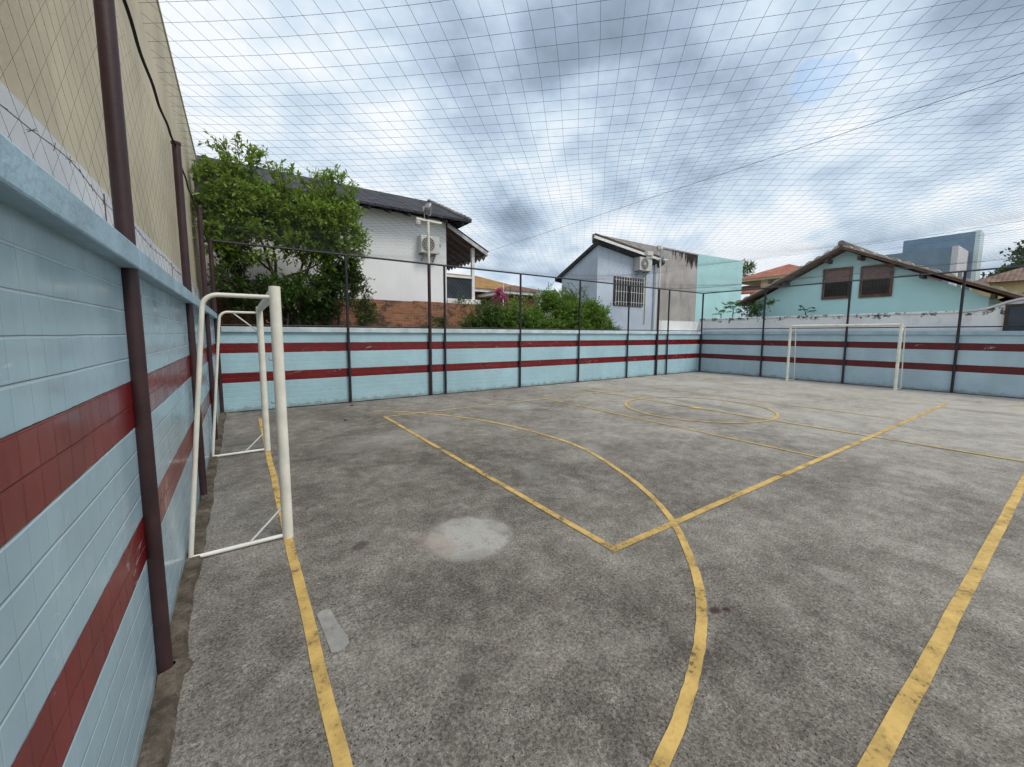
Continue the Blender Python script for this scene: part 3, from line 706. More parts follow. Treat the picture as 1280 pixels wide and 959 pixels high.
mb = MB(); mb.box(6.62, 7.63, 13.13, 13.14, 2.975, 3.735)
for i in range(-6, 12):
    for sg_ in (1, -1):
        x0 = 6.62+i*.15; pa = Vector((x0, 13.115 if sg_ > 0 else 13.12, 2.98)); pb = pa+Vector((.75*sg_, 0, .75))
        if sg_ < 0: pa, pb = pb, pa
        # clip in x
        lo, hi = 6.63, 7.62
        def at(xx): f = (xx-pa.x)/(pb.x-pa.x); return pa.lerp(pb, f)
        if pb.x <= lo or pa.x >= hi: continue
        qa = at(lo) if pa.x < lo else pa; qb = at(hi) if pb.x > hi else pb
        if (qb-qa).length > .05: mb.bar(qa, qb, .012, .012)
mb.build('lattice_panel', 'darksheet', t)
mb = MB(); mb.box(6.6, 6.66, 13.3, 17.8, 3.0, 5.0); mb.build('veranda_door', 'darkwood', t)

def ac_unit(c, yaw, label, w=.78, h=.56, d=.30):
    rot = Matrix.Rotation(yaw, 3, 'Z'); c = Vector(c)
    t = thing('air_conditioner', c, label, 'air conditioner', 'outdoor air conditioner units')
    def tr(mb): mb.v = [tuple(c+rot@Vector(v)) for v in mb.v]; return mb
    tr(MB().bbox(-w/2, w/2, -d, 0, 0, h, .015)).build('case', 'acwhite', t)
    mb = MB(); sg = 28
    cx, cz, rr = -w*.12, h/2, h*.40
    mb.tube([(cx, -d-.012, cz), (cx, -d-.002, cz)], rr, sg); fan = tr(mb).build('fan_opening', 'acdark', t)
    mb = MB()
    for r_ in (.25, .5, .75, 1.0): mb.tube([(cx+rr*r_*math.cos(a*math.pi/14), -d-.018, cz+rr*r_*math.sin(a*math.pi/14)) for a in range(29)], .006, 5)
    for k in range(6): a = k*math.pi/6; mb.tube([(cx-rr*math.cos(a), -d-.016, cz-rr*math.sin(a)), (cx+rr*math.cos(a), -d-.016, cz+rr*math.sin(a))], .004, 5)
    mb.tube([(cx, -d-.025, cz), (cx, -d-.012, cz)], rr*.22, 12); tr(mb).build('fan_guard', 'acwhite', fan)
    for x in (-w*.3, w*.3):
        mb = MB(); mb.bar((x, .06, -.02), (x, -d-.03, -.02), .04); mb.bar((x, .05, -.25), (x, -d*.8, -.03), .03); tr(mb).build('bracket', 'metal', t)
ac_unit((5.86, 12.985, 4.40), R(0), 'white air conditioner unit on the white house wall behind the T bar pole', .66, .56)
tag(MB().box(6.21, 6.36, 12.985, 12.998, 4.70, 4.80).build('sticker', painted('sticker_blue', (.10, .33, .52), .5, .2, .1, 20)), 'small blue label stuck on the white wall beside the air conditioner', 'sticker')

# ------------------------------------------------------------------ bluish grey house
t = thing('grey_house', (14, 14, 0), 'bluish grey gabled house with barred window behind the low wall', 'house')
def zr(x, y): return 5.60-.128*(x-13.05)-.48*(y-11.85)
def solid(top, zb, mat, name, par, slab=None):
    n = len(top); tv = [Vector(p) for p in top]; bv = [Vector((p[0], p[1], (p[2]-slab) if slab else zb)) for p in top]
    mb = MB(); mb.add(tv+bv, [tuple(range(n)), tuple(range(2*n-1, n-1, -1))]+[(i, i+n, (i+1) % n+n, (i+1) % n) for i in range(n)]); return mb.build(name, mat, par)
hx = [(13.05, 12.0), (17.15, 12.0), (17.15, 14.25), (13.05, 14.25)]
solid([(x, y, zr(x, y)-.09) for x, y in hx], 0, 'grayhouse', 'wall', t)
solid([(x, y, zr(x, y)+.05) for x, y in ((12.93, 11.72), (17.25, 11.72), (17.25, 14.62), (12.93, 14.62))], 0, 'slate', 'roof', t, .135)
mb = MB()
tp = [(12.45, 11.62, 5.74), (16.62, 11.62, 5.31), (18.35, 13.05, 6.22), (13.75, 13.05, 6.18)]; bt = [(12.45, 11.62, 5.65), (16.62, 11.62, 5.22), (18.35, 13.05, 5.9), (13.75, 13.05, 5.8)]
mb.add(tp+bt, [(0, 1, 2, 3), (7, 6, 5, 4), (0, 4, 5, 1), (1, 5, 6, 2), (2, 6, 7, 3), (3, 7, 4, 0)]); rf = mb.build('upper_roof', 'grey_roof', t)
mb = MB(); mb.bar((12.42, 11.60, 5.62), (16.6, 11.60, 5.18), .03, .11); mb.build('bargeboard', 'whitepaint', rf)
mb = MB(); mb.bar((12.44, 11.59, 5.72), (16.64, 11.59, 5.285), .03, .08); mb.build('roof_edge', 'darkwood', rf)
wn = MB().box(14.14, 15.98, 11.985, 11.998, 3.06, 4.18).build('window', 'glass', t)
mb = MB()
for a in ((14.06, 14.14, 3.0, 4.25), (15.98, 16.06, 3.0, 4.25)): mb.box(a[0], a[1], 11.96, 11.997, a[2], a[3])
mb.box(14.141, 15.979, 11.962, 11.997, 4.18, 4.25); mb.box(14.141, 15.979, 11.962, 11.997, 2.99, 3.06); mb.box(15.03, 15.08, 11.97, 11.984, 3.061, 4.179)
mb.build('frame', 'darkwood', wn)
mb = MB()
for i in range(12): x = 14.12+i*.172; mb.box(x-.008, x+.008, 11.885, 11.90, 3.0, 4.22)
for z in (3.15, 3.6, 4.1): mb.box(14.08, 16.04, 11.888, 11.896, z-.006, z+.006)
for x in (14.1, 16.02): 
    for z in (3.1, 4.12): mb.box(x-.012, x+.012, 11.895, 12.0, z-.012, z+.012)
mb.build('window_bars', 'whitepaint', wn)
MB().tube([(16.86, 11.93, .5), (16.86, 11.93, 5.06), (16.8, 11.75, 5.2)], .05, 10).build('downpipe', 'whitepaint', t)
mb = MB(); mb.tube([(16.22, 11.97, 2.2), (16.22, 11.97, 4.55)], .02, 6); mb.build('cable_conduit', 'yellow', t)
ac_unit((15.78, 11.985, 4.58), R(0), 'white air conditioner unit above the barred window of the grey house', .86, .60, .34)

t = thing('rendered_building', (23, 15, 0), 'building with bare stained cement render and a flat aqua wall in the far corner', 'building')
MB().prism([(18.42, 13.0, 0), (22.05, 13.0, 0), (22.05, 13.0, 6.24), (18.42, 13.0, 6.17)], (0, 5, 0)).build('cement_wall', 'grayplaster', t)
MB().prism([(22.052, 12.99, 0), (27.1, 12.99, 0), (27.1, 12.99, 6.36), (22.052, 12.99, 6.25)], (0, 5, 0)).build('aqua_wall', 'aqua', t)
m = M('black_runoff', .95, .1); xx = m.xyz(); nz = m.noise(3, 5, .7, stretch=(1.6, 1, .16))
m.color((.04, .038, .036)); al = m.step(m.math('ADD', m.math('ADD', nz, m.step(xx[2], 4.6, 6.2, -.30, .16)), m.step(xx[0], 20.2, 21.9, -.12, .04)), .50, .66)
tr_ = m.N.new('ShaderNodeBsdfTransparent'); mxs = m.N.new('ShaderNodeMixShader'); m.L.new(al, mxs.inputs[0]); m.L.new(tr_.outputs[0], mxs.inputs[1]); m.L.new(m.b.outputs[0], mxs.inputs[2]); m.L.new(mxs.outputs[0], m.out.inputs[0])
MT['runoff'] = m.m
MB().box(19.6, 22.045, 12.99, 12.994, 4.2, 6.155).build('run_off_stain', 'runoff', t)
mb = MB(); mb.box(18.4, 22.05, 12.96, 13.2, 6.16, 6.23); mb.build('parapet_cap', 'grayplaster', t)

# white boundary wall behind the far corner
t = thing('boundary_wall', (18.5, 6, 0), 'stained old whitewashed boundary wall behind the far goal', 'wall')
mb = MB(); mb.box(18.36, 18.55, 2.05, 10.50, 0, 2.40); mb.box(15.3, 18.55, 10.50, 10.66, 0, 2.32); 
mb.prism([(18.36, 2.049, 0), (18.36, 2.049, 2.40), (18.36, 1.75, 2.46), (18.36, 1.40, 2.62), (18.36, 1.15, 2.70), (18.36, .2, 2.72), (18.36, .2, 0)], (.19, 0, 0))
mb.build('wall_face', 'oldwhite', t)
mb = MB(); mb.bbox(18.32, 18.59, 2.30, 10.55, 2.40, 2.46, .01); mb.build('wall_cap', 'oldwhite', t)
mb = MB(); c = [(2.28, 2.40), (1.75, 2.47), (1.40, 2.63), (1.15, 2.71), (.2, 2.73)]
for (a, za), (b, zb) in zip(c, c[1:]): mb.prism([(18.32, a, za), (18.59, a, za), (18.59, a, za+.06), (18.32, a, za+.06)], (0, b-a, zb-za))
mb.build('sloped_cap', 'whiteband', t)
t = thing('metal_shutter', (18.3, 1.0, 0), 'dark grey metal sheet panel at the right edge above the end wall', 'panel')
MB().box(18.29, 18.35, .3, 1.40, 1.86, 2.60).build('sheet', 'darksheet', t)
mb = MB(); mb.box(18.27, 18.288, 1.34, 1.40, 1.86, 2.60); mb.box(18.27, 18.288, .3, 1.339, 2.55, 2.60); mb.build('frame', 'darkwood', t)

# ------------------------------------------------------------------ aqua gabled house
t = thing('aqua_house', (23, 5.6, 0), 'aqua painted gabled house with two brown shuttered windows behind the far goal', 'house')
pk = 5.63
MB().prism([(20, 9.1, 0), (20, 1.9, 0), (20, 1.9, 2.93), (20, pk, 4.96), (20, 9.1, 3.1)], (8, 0, 0)).build('wall', 'aqua_lifted', t)
rf = None
for (ye, ze) in ((9.42, 3.06), (1.15, 2.80)):
    mb = MB(); mb.prism([(19.45, pk, 5.02), (19.45, ye, ze), (19.45, ye, ze+.09), (19.45, pk, 5.12)], (9, 0, 0)); o = mb.build('roof', 'tile_roof', t)
    mb = MB(); mb.prism([(19.42, pk, 4.97), (19.42, ye, ze-.05), (19.42, ye, ze+.04), (19.42, pk, 5.07)], (.03, 0, 0)); mb.build('bargeboard', 'wood', o)
    mb = MB(); n = 130; vs = []
    for i in range(n+1):
        f = i/n; y = pk+(ye-pk)*f; z = 5.10+(ze+.07-5.10)*f; k = abs(math.sin(f*26*math.pi/2))*.07*random.uniform(.85, 1.1)
        vs += [(19.38, y, z-.03), (19.38, y, z+k), (19.80, y, z+k), (19.80, y, z-.03)]
    mb.add(vs, [(i*4+q, i*4+(q+1) % 4, i*4+4+(q+1) % 4, i*4+4+q) for i in range(n) for q in range(4)])
    mb.build('verge_tiles', painted('pale_verge_tile', (.42, .36, .30), .8, .25, .3, 6), o)
    for f in (.12, .5, .86):
        y = pk+(ye-pk)*f; z = 4.93+(ze-.06-4.98)*f; MB().box(19.47, 20.0, y-.05, y+.05, z-.16, z-.02).build('purlin', 'darkwood', o)
mb = MB(); mb.tube([(19.38, pk, 5.17), (28, pk, 5.17)], .11, 10); mb.build('ridge_tile', 'grey_roof', t)
for yc, z0, z1 in ((5.845, 3.16, 4.30), (4.665, 3.15, 4.26)):
    hw = .46
    w = MB().box(19.97, 19.998, yc-hw+.06, yc+hw-.06, z0+.05, z1-.05).build('window', 'shutter', t)
    mb = MB(); mb.box(19.95, 19.999, yc-hw-.01, yc-hw+.04, z0-.02, z1+.04); mb.box(19.95, 19.999, yc+hw-.04, yc+hw+.01, z0-.02, z1+.04)
    mb.box(19.952, 19.999, yc-hw+.041, yc+hw-.041, z0-.02, z0+.05); mb.box(19.952, 19.999, yc-hw+.041, yc+hw-.041, z1-.04, z1+.04); mb.build('frame', 'wood', w)
    mb = MB(); mb.box(19.955, 19.969, yc-hw*.80, yc+hw*.80, z0+.10, z0+.60); p = mb.build('pane', 'glass', w)
    mb = MB()
    for i in range(9): y = yc-hw*.8+i*hw*.2; mb.box(19.935, 19.95, y-.006, y+.006, z0+.08, z0+.62)
    for z in (z0+.2, z0+.4, z0+.6): mb.box(19.94, 19.948, yc-hw*.82, yc+hw*.82, z-.008, z+.008)
    mb.build('window_bars', 'darkwood', w)
    mb = MB()
    mb.box(19.957, 19.967, yc-hw+.08, yc+hw-.08, z1-.5, z1-.06)
    for i in range(9): z = z1-.5+i*.05; mb.box(19.945, 19.965, yc-hw+.081, yc+hw-.081, z+.002, z+.03)
    mb.build('roller_slats', 'slats', w)

# ------------------------------------------------------------------ houses further off
def hip_roof(mb, x0, x1, y0, y1, z0, z1, inset):
    xm0, xm1 = x0+inset, x1-inset; ym = (y0+y1)/2
    if xm0 > xm1: xm0 = xm1 = (x0+x1)/2
    mb.add([(x0, y0, z0), (x1, y0, z0), (x1, y1, z0), (x0, y1, z0), (xm0, ym, z1), (xm1, ym, z1)], [(0, 1, 5, 4), (1, 2, 5), (2, 3, 4, 5), (3, 0, 4), (3, 2, 1, 0)]); return mb
t = thing('red_roof_house', (32, 11.5, 0), 'yellow house with red hipped tile roof glimpsed beyond the aqua gable', 'house')
MB().box(30.6, 36, 10.7, 14.1, 0, 5.4).build('wall', 'yellow', t)
hip_roof(MB(), 29.6, 37, 9.8, 15.0, 5.55, 6.62, 2.6).build('roof', 'red_roof', t)
MB().box(29.65, 36.95, 9.85, 14.95, 5.40, 5.548).build('fascia', 'yellow', t)
for y in (12.9, 11.9): MB().box(29.9, 30.3, y-.22, y+.22, 2, 5.4).build('column', 'yellow', t)
MB().box(30.57, 30.598, 11.9, 12.8, 3.6, 4.7).build('balcony_door', 'glass', t)
mb = MB()
for i in range(12): mb.box(29.95, 29.98, 12.0+i*.16, 12.02+i*.16, 3.3, 4.1)
mb.box(29.94, 29.99, 11.8, 14.0, 4.1, 4.16); mb.build('balcony_rail', 'darkwood', t)
mb = MB(); mb.add([(28.9, 12.6, 4.55), (28.9, 14.8, 4.55), (31, 14.8, 5.25), (31, 12.6, 5.25), (28.9, 12.6, 4.45), (28.9, 14.8, 4.45), (31, 14.8, 5.15), (31, 12.6, 5.15)],
  [(0, 3, 2, 1), (4, 5, 6, 7), (0, 1, 5, 4), (1, 2, 6, 5), (2, 3, 7, 6), (3, 0, 4, 7)]); mb.build('porch_roof', 'red_roof', t)
t = thing('glass_building', (43, 7, 0), 'blue glass clad block with pale end wall rising behind the aqua house', 'building')
MB().box(40.01, 41.3, 4.92, 8.32, 0, 8.42).build('tower', 'blueglass', t)
mb = MB(); mb.box(40, 41.4, 4.70, 4.915, 0, 8.46); mb.build('end_wall', 'paleaqua', t)
MB().box(36.8, 40.0, 5.4, 9.9, 0, 7.12).build('lower_block', 'blueglass', t)
MB().box(36.78, 40.0, 5.12, 5.396, 0, 7.16).build('end_wall', 'whiteband', t)
MB().box(37.4, 38.6, 5.10, 5.118, 4.2, 5.7).build('window', 'glass', t)
MB().box(36.77, 36.798, 5.7, 7.4, 4.8, 5.6).build('spandrel', 'shutter', t)
mb = MB()
for z in (5.2, 6.8, 7.6): mb.box(40.0, 40.008, 4.93, 8.3, z, z+.03)
for y in (5.6, 6.3, 7.0, 7.7): mb.box(40.0, 40.008, y, y+.03, 0, 8.4)
mb.build('glazing_bars', 'blueglass', t)
t = thing('tiled_house', (27, 1, 0), 'low house with greyish brown tile roof at the right edge beyond the aqua gable', 'house', 'tiled roofs at the right edge')
MB().box(26, 30, -1.5, 2.4, 0, 2.89).build('wall', 'yellow', t); hip_roof(MB(), 25.4, 30.6, -2.2, 2.9, 2.9, 4.05, 1.6).build('roof', 'brown_roof', t)
t = thing('tiled_house', (36, 2.5, 0), 'farther tile roofed house squeezed between the glass block and the edge tree', 'house', 'tiled roofs at the right edge')
MB().box(36, 40, 1.2, 4.3, 0, 4.7).build('wall', 'yellow', t); hip_roof(MB(), 35.4, 40.6, .7, 4.6, 4.7, 5.6, 2).build('roof', 'tile_roof', t)

t = thing('orange_roof_house', (20, 28, 0), 'low house with mossy orange tile roof in the distance left of the grey house', 'house')
MB().box(14.2, 22, 28.1, 33, 0, 5.05).build('wall', 'brick_red', t)
hip_roof(MB(), 9.5, 22.3, 27.3, 34.6, 5.25, 6.75, 4.5).build('roof', 'orange_roof', t)
MB().box(9.6, 22.2, 27.4, 34.5, 5.0, 5.248).build('fascia', 'whitepaint', t)
t = thing('brown_roof_house', (22, 24, 0), 'low brick house with brown tile roof in the distance beside the grey house', 'house')
MB().box(17.2, 21.2, 24.5, 29, 0, 4.55).build('wall', 'brick_red', t)
hip_roof(MB(), 16.2, 21.6, 23.9, 29.6, 4.82, 5.62, 2.7).build('roof', 'brown_roof', t)
MB().box(16.3, 21.5, 24, 29.5, 4.60, 4.818).build('fascia', 'whitepaint', t)
t = thing('garden_shed', (17.5, 18, 0), 'small white gabled hut peeping over the bush beside the grey house', 'shed')
mb = MB(); mb.prism([(15.9, 18.5, 0), (16.5, 18.5, 0), (16.5, 18.5, 4.0), (16.2, 18.5, 4.3), (15.9, 18.5, 4.0)], (0, 1.5, 0)); mb.build('wall', 'whitehouse', t)
mb = MB(); mb.prism([(15.8, 18.4, 3.92), (16.2, 18.4, 4.32), (16.2, 18.4, 4.38), (15.8, 18.4, 3.98)], (0, 1.7, 0)); mb.prism([(16.6, 18.4, 3.92), (16.202, 18.4, 4.32), (16.202, 18.4, 4.38), (16.6, 18.4, 3.98)], (0, 1.7, 0)); mb.build('roof', 'grey_roof', t)
mb = MB(); mb.tube([(9.35, 13.6, 0), (9.35, 13.6, 3.75)], .025, 8); tag(mb.build('garden_post', 'whitepaint'), 'slim white post beside the pink blossom', 'post')

# ------------------------------------------------------------------ vegetation
def rnd_dir():
    while True:
        v = Vector((random.uniform(-1, 1), random.uniform(-1, 1), random.uniform(-1, 1)))
        if .05 < v.length < 1: return v.normalized()
def leaf(mb, p, d, n, l, w, fold=.25):
    s_ = d.cross(n).normalized(); n = s_.cross(d)
    a = p; b = p+d*l*.5+s_*w/2+n*l*.06; c = p+d*l*.5-s_*w/2+n*l*.06; t_ = p+d*l-n*l*.05; m_ = p+d*l*.5-n*w*fold*.5
    mb.add([a, b, t_, c, m_], [(0, 4, 1), (1, 4, 2), (0, 3, 4), (3, 2, 4)])
def twig(mb, p, d, length, nl, l, w, bare=None):
    q = p.copy(); dd = d.copy()
    for i in range(nl):
        f = i/max(1, nl-1); q = p+dd*length*f+Vector((0, 0, -.12*length*f*f))
        side = rnd_dir(); ld = (dd*.55+side*.8+Vector((0, 0, .1))).normalized(); nn = (Vector((0, 0, 1))+rnd_dir()*.7).normalized()
        k = random.uniform(.65, 1.15); leaf(mb, q, ld, nn, l*k, w*k)
    if bare is not None: bare.tube([p-dd*length*.4, p, p+dd*length*.9], [.006, .004, .002], 4, False)
def crown(mb, blobs, ntw, l, w, length, nl, bare=None, shell=.55):
    vol = [b[1][0]*b[1][1]*b[1][2]*b[2] for b in blobs]; tot = sum(vol)
    for (c, r, dn), v in zip(blobs, vol):
        c = Vector(c); r = Vector(r)
        # sub-clumps so that the outline and density are uneven
        sub = [(rnd_dir(), random.uniform(.25, .5)) for _ in range(14)]
        for _ in range(int(ntw*v/tot)):
            sd_, sr = random.choice(sub); u = sd_*random.uniform(shell, .85)+rnd_dir()*sr*random.random()**.5
            p = c+Vector((u.x*r.x, u.y*r.y, u.z*r.z)); o = Vector((u.x/r.x, u.y/r.y, u.z/r.z)).normalized()
            d = (o*.7+rnd_dir()*.6+Vector((0, 0, .25))).normalized(); twig(mb, p, d, length*random.uniform(.6, 1.2), nl, l, w, bare)
def branchy(tr_mb, a, b, r0, r1, wob=.06, n=6):
    a, b = Vector(a), Vector(b); P = [a.lerp(b, i/n)+(rnd_dir()*wob if 0 < i < n else Vector()) for i in range(n+1)]
    tr_mb.tube(P, [r0+(r1-r0)*i/n for i in range(n+1)], 8, True); return P
def plant(name, loc, label, cat, trunks, blobs, ntw, l, w, length, nl, lm, group=None, twigs=True, sprigs=()):
    t = thing(name, loc, label, cat, group); tm = MB()
    for a, b, r0, r1 in trunks: branchy(tm, a, b, r0, r1)
    cm = MB(); crown(cm, blobs, ntw, l, w, length, nl, tm if twigs else None)
    for (a, b, k) in sprigs:
        P = branchy(tm, a, b, .012, .004, .03)
        for i in range(k):
            f = i/k; q = Vector(a).lerp(Vector(b), f); dd = (Vector(b)-Vector(a)).normalized()
            twig(cm, q, (dd*.6+rnd_dir()*.8).normalized(), length*.6, max(4, nl//2), l, w, tm)
    if tm.v: tm.build('trunk', 'bark', t)
    cm.build('crown', lm, t); return t
plant('leafy_tree', (1.4, 11.3, 0), 'leafy green tree rising over the low wall in front of the white house', 'tree',
      [((1.25, 11.4, 0), (1.25, 11.4, 2.9), .07, .05), ((1.55, 11.5, 0), (1.75, 11.4, 3.0), .06, .045), ((1.25, 11.4, 2.9), (.7, 11.3, 4.6), .045, .015), ((1.25, 11.4, 2.9), (1.3, 11.5, 4.6), .04, .015),
       ((1.75, 11.4, 3.0), (2.5, 11.3, 4.6), .04, .015), ((1.75, 11.4, 3.0), (1.9, 11.6, 4.5), .035, .012), ((.7, 11.3, 4.3), (.6, 11.3, 5.7), .02, .008), ((2.3, 11.3, 4.3), (2.7, 11.3, 5.5), .02, .008),
       ((1.4, 11.4, 3.1), (2.9, 11.2, 3.9), .03, .01), ((1.2, 11.4, 3.2), (.2, 11.2, 4.1), .03, .01)],
      [((.55, 11.4, 4.45), (.75, .75, .80), 1.2), ((1.35, 11.5, 4.55), (.7, .7, .65), 1.2), ((2.15, 11.4, 4.55), (.8, .7, .70), 1.2), ((2.8, 11.3, 4.3), (.58, .6, .80), .95),
       ((.35, 11.3, 5.1), (.5, .5, .35), .9), ((2.75, 11.3, 3.6), (.5, .5, .45), .65), ((.15, 11.3, 3.9), (.35, .5, .6), .9), ((1.9, 11.3, 3.95), (.8, .6, .35), .9), ((.8, 11.3, 3.75), (.6, .5, .3), .6), ((.65, 11.2, 5.62), (.48, .3, .34), .75), ((2.55, 11.25, 5.35), (.7, .3, .38), .6), ((1.5, 11.3, 5.35), (.28, .25, .3), .6)],
      3700, .12, .056, .28, 9, 'leaf',
      sprigs=[((.45, 11.2, 5.2), (.15, 11.2, 6.05), 10), ((.6, 11.2, 5.2), (.62, 11.2, 5.95), 12), ((.8, 11.2, 5.1), (1.05, 11.2, 6.0), 12), ((.7, 11.2, 5.2), (.95, 11.2, 5.75), 10), ((.5, 11.2, 5.1), (.35, 11.2, 5.75), 9),
              ((1.5, 11.3, 5.0), (1.5, 11.3, 5.78), 8), ((1.45, 11.3, 5.0), (1.33, 11.3, 5.7), 6), ((1.9, 11.3, 4.9), (2.15, 11.3, 5.75), 8), ((2.1, 11.3, 5.0), (2.55, 11.3, 5.85), 9), ((2.3, 11.3, 5.0), (3.0, 11.3, 5.9), 10), ((2.5, 11.3, 5.0), (3.25, 11.3, 5.72), 8), ((2.2, 11.3, 5.0), (2.25, 11.3, 5.9), 7)])
plant('dark_shrub', (2.7, 11.6, 0), 'dense dark shrub below the tree in front of the brick wall', 'shrub', [((2.7, 11.6, 0), (2.7, 11.6, 2.4), .05, .03)],
      [((2.75, 11.5, 2.75), (.7, .5, .75), 1.0), ((2.2, 11.6, 2.4), (.5, .4, .45), .7), ((3.3, 11.5, 2.3), (.3, .3, .4), .5)], 1100, .085, .048, .24, 9, 'leafdark', 'shrubs behind the low wall')
plant('dark_shrub', (.6, 11.6, 0), 'sparse dark shrub beside the beige building behind the near goal', 'shrub', [((.6, 11.6, 0), (.6, 11.6, 2.4), .05, .03), ((.6, 11.6, .4), (.1, 11.5, 3.2), .04, .02)],
      [((.45, 11.5, 2.95), (.55, .4, .45), .8), ((.9, 11.6, 2.55), (.6, .4, .45), .8), ((1.6, 11.6, 2.35), (.5, .4, .35), .7)], 700, .085, .048, .24, 9, 'leafdark', 'shrubs behind the low wall')
plant('green_shrub', (1.45, 11.2, 0), 'bright green low shrub under the gap of the tree', 'shrub', [((1.45, 11.2, 0), (1.45, 11.2, 2.2), .04, .02), ((1.45, 11.2, 2.0), (.25, 11.0, 3.0), .02, .008)],
      [((1.35, 11.1, 2.75), (.45, .3, .28), .8), ((1.9, 11.15, 2.85), (.4, .3, .25), .8), ((.25, 11.0, 3.0), (.22, .2, .25), .5)], 380, .095, .05, .22, 8, 'leafmid', 'shrubs behind the low wall')
def bush(cx, w, h, ntw, label, lm, d=.5, y=11.1):
    plant('round_bush', (cx, y, 0), label, 'bush', [((cx, y, 0), (cx, y, h*.6), .05, .03), ((cx, y, .6), (cx+w*.3, y, h*.75), .03, .012), ((cx, y, .6), (cx-w*.3, y, h*.75), .03, .012)],
          [((cx, y, h*.66), (w, d, h*.34), 1.2), ((cx-w*.5, y-.05, h*.55), (w*.6, d*.9, h*.28), .8), ((cx+w*.5, y-.05, h*.55), (w*.6, d*.9, h*.28), .8)], ntw*3, .08, .034, .24, 12, lm, 'bushes behind the low wall', True,
          [((cx+random.uniform(-.7, .7)*w, y, h*.8), (cx+random.uniform(-.9, .9)*w, y, h*random.uniform(1.0, 1.08)), 7) for _ in range(7)])
bush(7.15, .85, 2.6, 520, 'leftmost and lowest dark green bush in front of the brick wall', 'leafmid')
bush(8.45, 1.0, 3.0, 640, 'bushy green shrub behind the fence post right of the brick wall', 'leafbush')
bush(9.75, 1.1, 3.15, 820, 'middle bright green bush left of the grey house corner', 'leafbush')
bush(11.15, 1.15, 3.45, 1150, 'tallest bright feathery green bush in front of the grey house', 'leafbush')
bush(12.45, .75, 2.75, 380, 'right end bright green bush below the barred window', 'leafbush')
plant('bougainvillea', (8.75, 12.9, 0), 'pink flowering bougainvillea beside the veranda', 'shrub', [((8.75, 12.9, 0), (8.75, 12.9, 2.9), .03, .015)], [((8.72, 12.85, 3.08), (.22, .2, .28), 1), ((8.95, 12.9, 3.0), (.15, .2, .2), .6)], 130, .06, .05, .14, 7, 'pink')
plant('creeper', (4.9, 12.35, 0), 'scraggly creeper growing over the top of the brick wall', 'climber', [((3.6, 12.40, 0), (3.6, 12.40, 2.6), .015, .01)],
      [((3.6, 12.4, 2.45), (.35, .12, .35), 1), ((6.9, 12.5, 2.78), (.5, .15, .10), .6), ((5.9, 12.38, 2.0), (.5, .10, .3), .7), ((7.9, 12.5, 2.75), (.5, .15, .12), .6)], 330, .06, .035, .2, 7, 'leafmid')
def palmy(x, y, h, n, label, r=.55):
    t = thing('papaya_plant', (x, y, 0), label, 'plant', 'plants behind the old white wall')
    tm = MB(); branchy(tm, (x, y, 0), (x, y, h), .035, .02, .02); tm.build('trunk', 'bark', t); cm = MB()
    for i in range(n):
        a = i*2.4+random.random(); e = random.uniform(.1, 1.0); d = Vector((math.cos(a)*math.cos(e), math.sin(a)*math.cos(e), math.sin(e))); e2 = Vector((x, y, h))+d*r*random.uniform(.6, 1)
        cm.tube([(x, y, h), (Vector((x, y, h))+e2)/2+Vector((0, 0, .05)), e2], .006, 4)
        for k in range(9):
            b_ = (k-4)*.42; s_ = d.cross(Vector((0, 0, 1))).normalized(); dd = (d*math.cos(b_)+s_*math.sin(b_)+Vector((0, 0, -.3))).normalized()
            leaf(cm, e2, dd, (Vector((0, 0, 1))+rnd_dir()*.3).normalized(), r*.42, r*.12)
    cm.build('crown', 'leafpalm', t)
palmy(19.1, 9.9, 2.65, 7, 'small palm like plant behind the white wall next to the aqua wall', .4)
palmy(19.1, 9.35, 2.85, 10, 'taller palm like plant left of the aqua gable behind the white wall', .5)
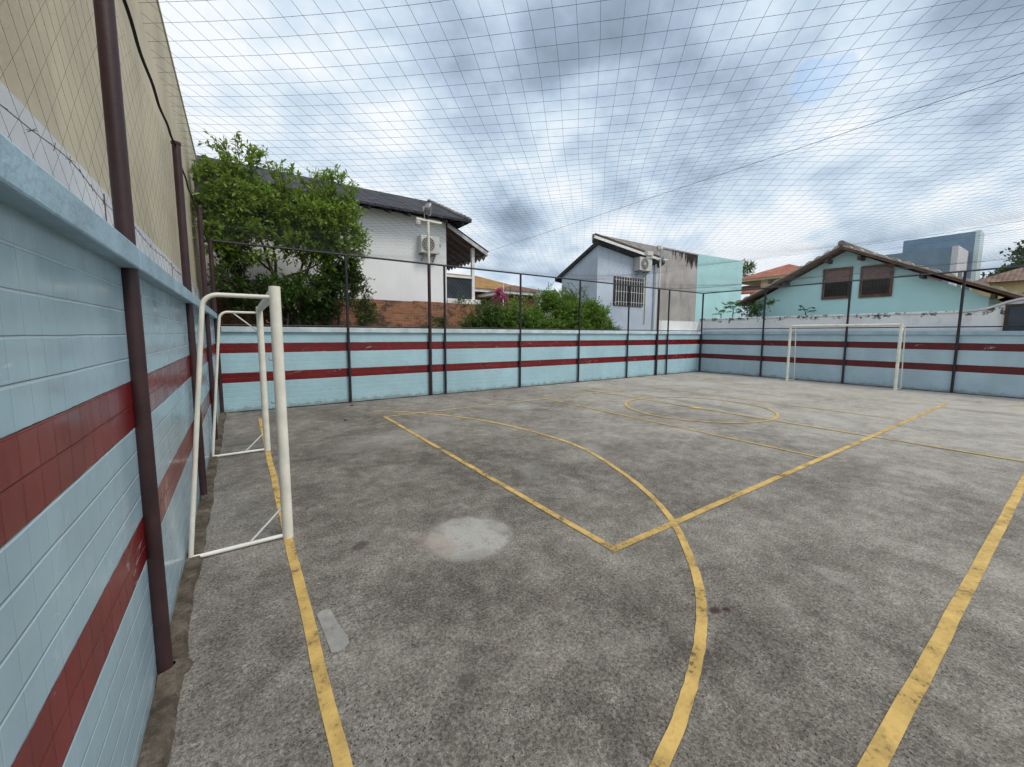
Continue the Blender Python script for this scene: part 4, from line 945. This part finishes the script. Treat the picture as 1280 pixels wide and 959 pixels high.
palmy(19.2, 6.55, 2.62, 6, 'single small papaya plant below the left shuttered window', .4)
plant('creeper', (19.2, 8.75, 0), 'green climber under the left eave of the aqua house', 'climber', [((19.2, 8.75, 0), (19.2, 8.6, 2.8), .03, .015)],
      [((19.2, 8.7, 2.75), (.25, .5, .3), 1), ((19.2, 8.2, 3.1), (.2, .4, .25), .7)], 170, .085, .045, .2, 8, 'leafmid', None)
def far_tree(x, y, h, r, label, group=None):
    plant('distant_tree', (x, y, 0), label, 'tree', [((x, y, 0), (x, y, h*.75), .2, .08), ((x, y, h*.5), (x+.5*r, y+.4*r, h*.85), .08, .03), ((x, y, h*.5), (x-.4*r, y-.5*r, h*.85), .08, .03)],
          [((x, y, h*.78), (r, r, h*.22), 1.2), ((x-.2*r, y+.5*r, h*.62), (r*.7, r*.7, h*.18), .9), ((x+.2*r, y-.5*r, h*.62), (r*.7, r*.7, h*.18), .9)], 700, .30, .16, .7, 9, 'leafdark', group, False)
far_tree(43, 1.9, 7.9, 2.0, 'dark rounded tree at the right edge beyond the tiled roofs', 'distant trees')
far_tree(52, 5.2, 6.4, 1.8, 'low dark tree between the glass block and the edge tree', 'distant trees')
plant('distant_tree', (40, 19.6, 0), 'small palm crown peeping over the aqua wall', 'tree', [((40, 19.6, 0), (40, 19.6, 7.4), .12, .09)], [((40, 19.5, 7.7), (.7, .7, .6), 1)], 60, .6, .09, .6, 8, 'leafmid', 'distant trees', False)

# a few dry leaves on the concrete
lf = None
for i, (x, y, lab) in enumerate(((2.47, 9.7, 'dry leaf near the far wall, farther of two near the first fence post'), (2.09, 8.13, 'dry leaf on the concrete left of the line corner'), (6.2, 9.1, 'single dry leaf on the concrete below the far wall near the bush'))):
    mb = MB(); a = random.uniform(0, 6.28); leaf(mb, Vector((x, y, .012)), Vector((math.cos(a), math.sin(a), .12)).normalized(), Vector((.1, .1, 1)), .13, .08)
    tag(mb.build('fallen_leaf', 'dry'), lab, 'leaf', 'dry leaves on the concrete')

for o in bpy.data.objects:
    if '_w' in o: del o['_w']
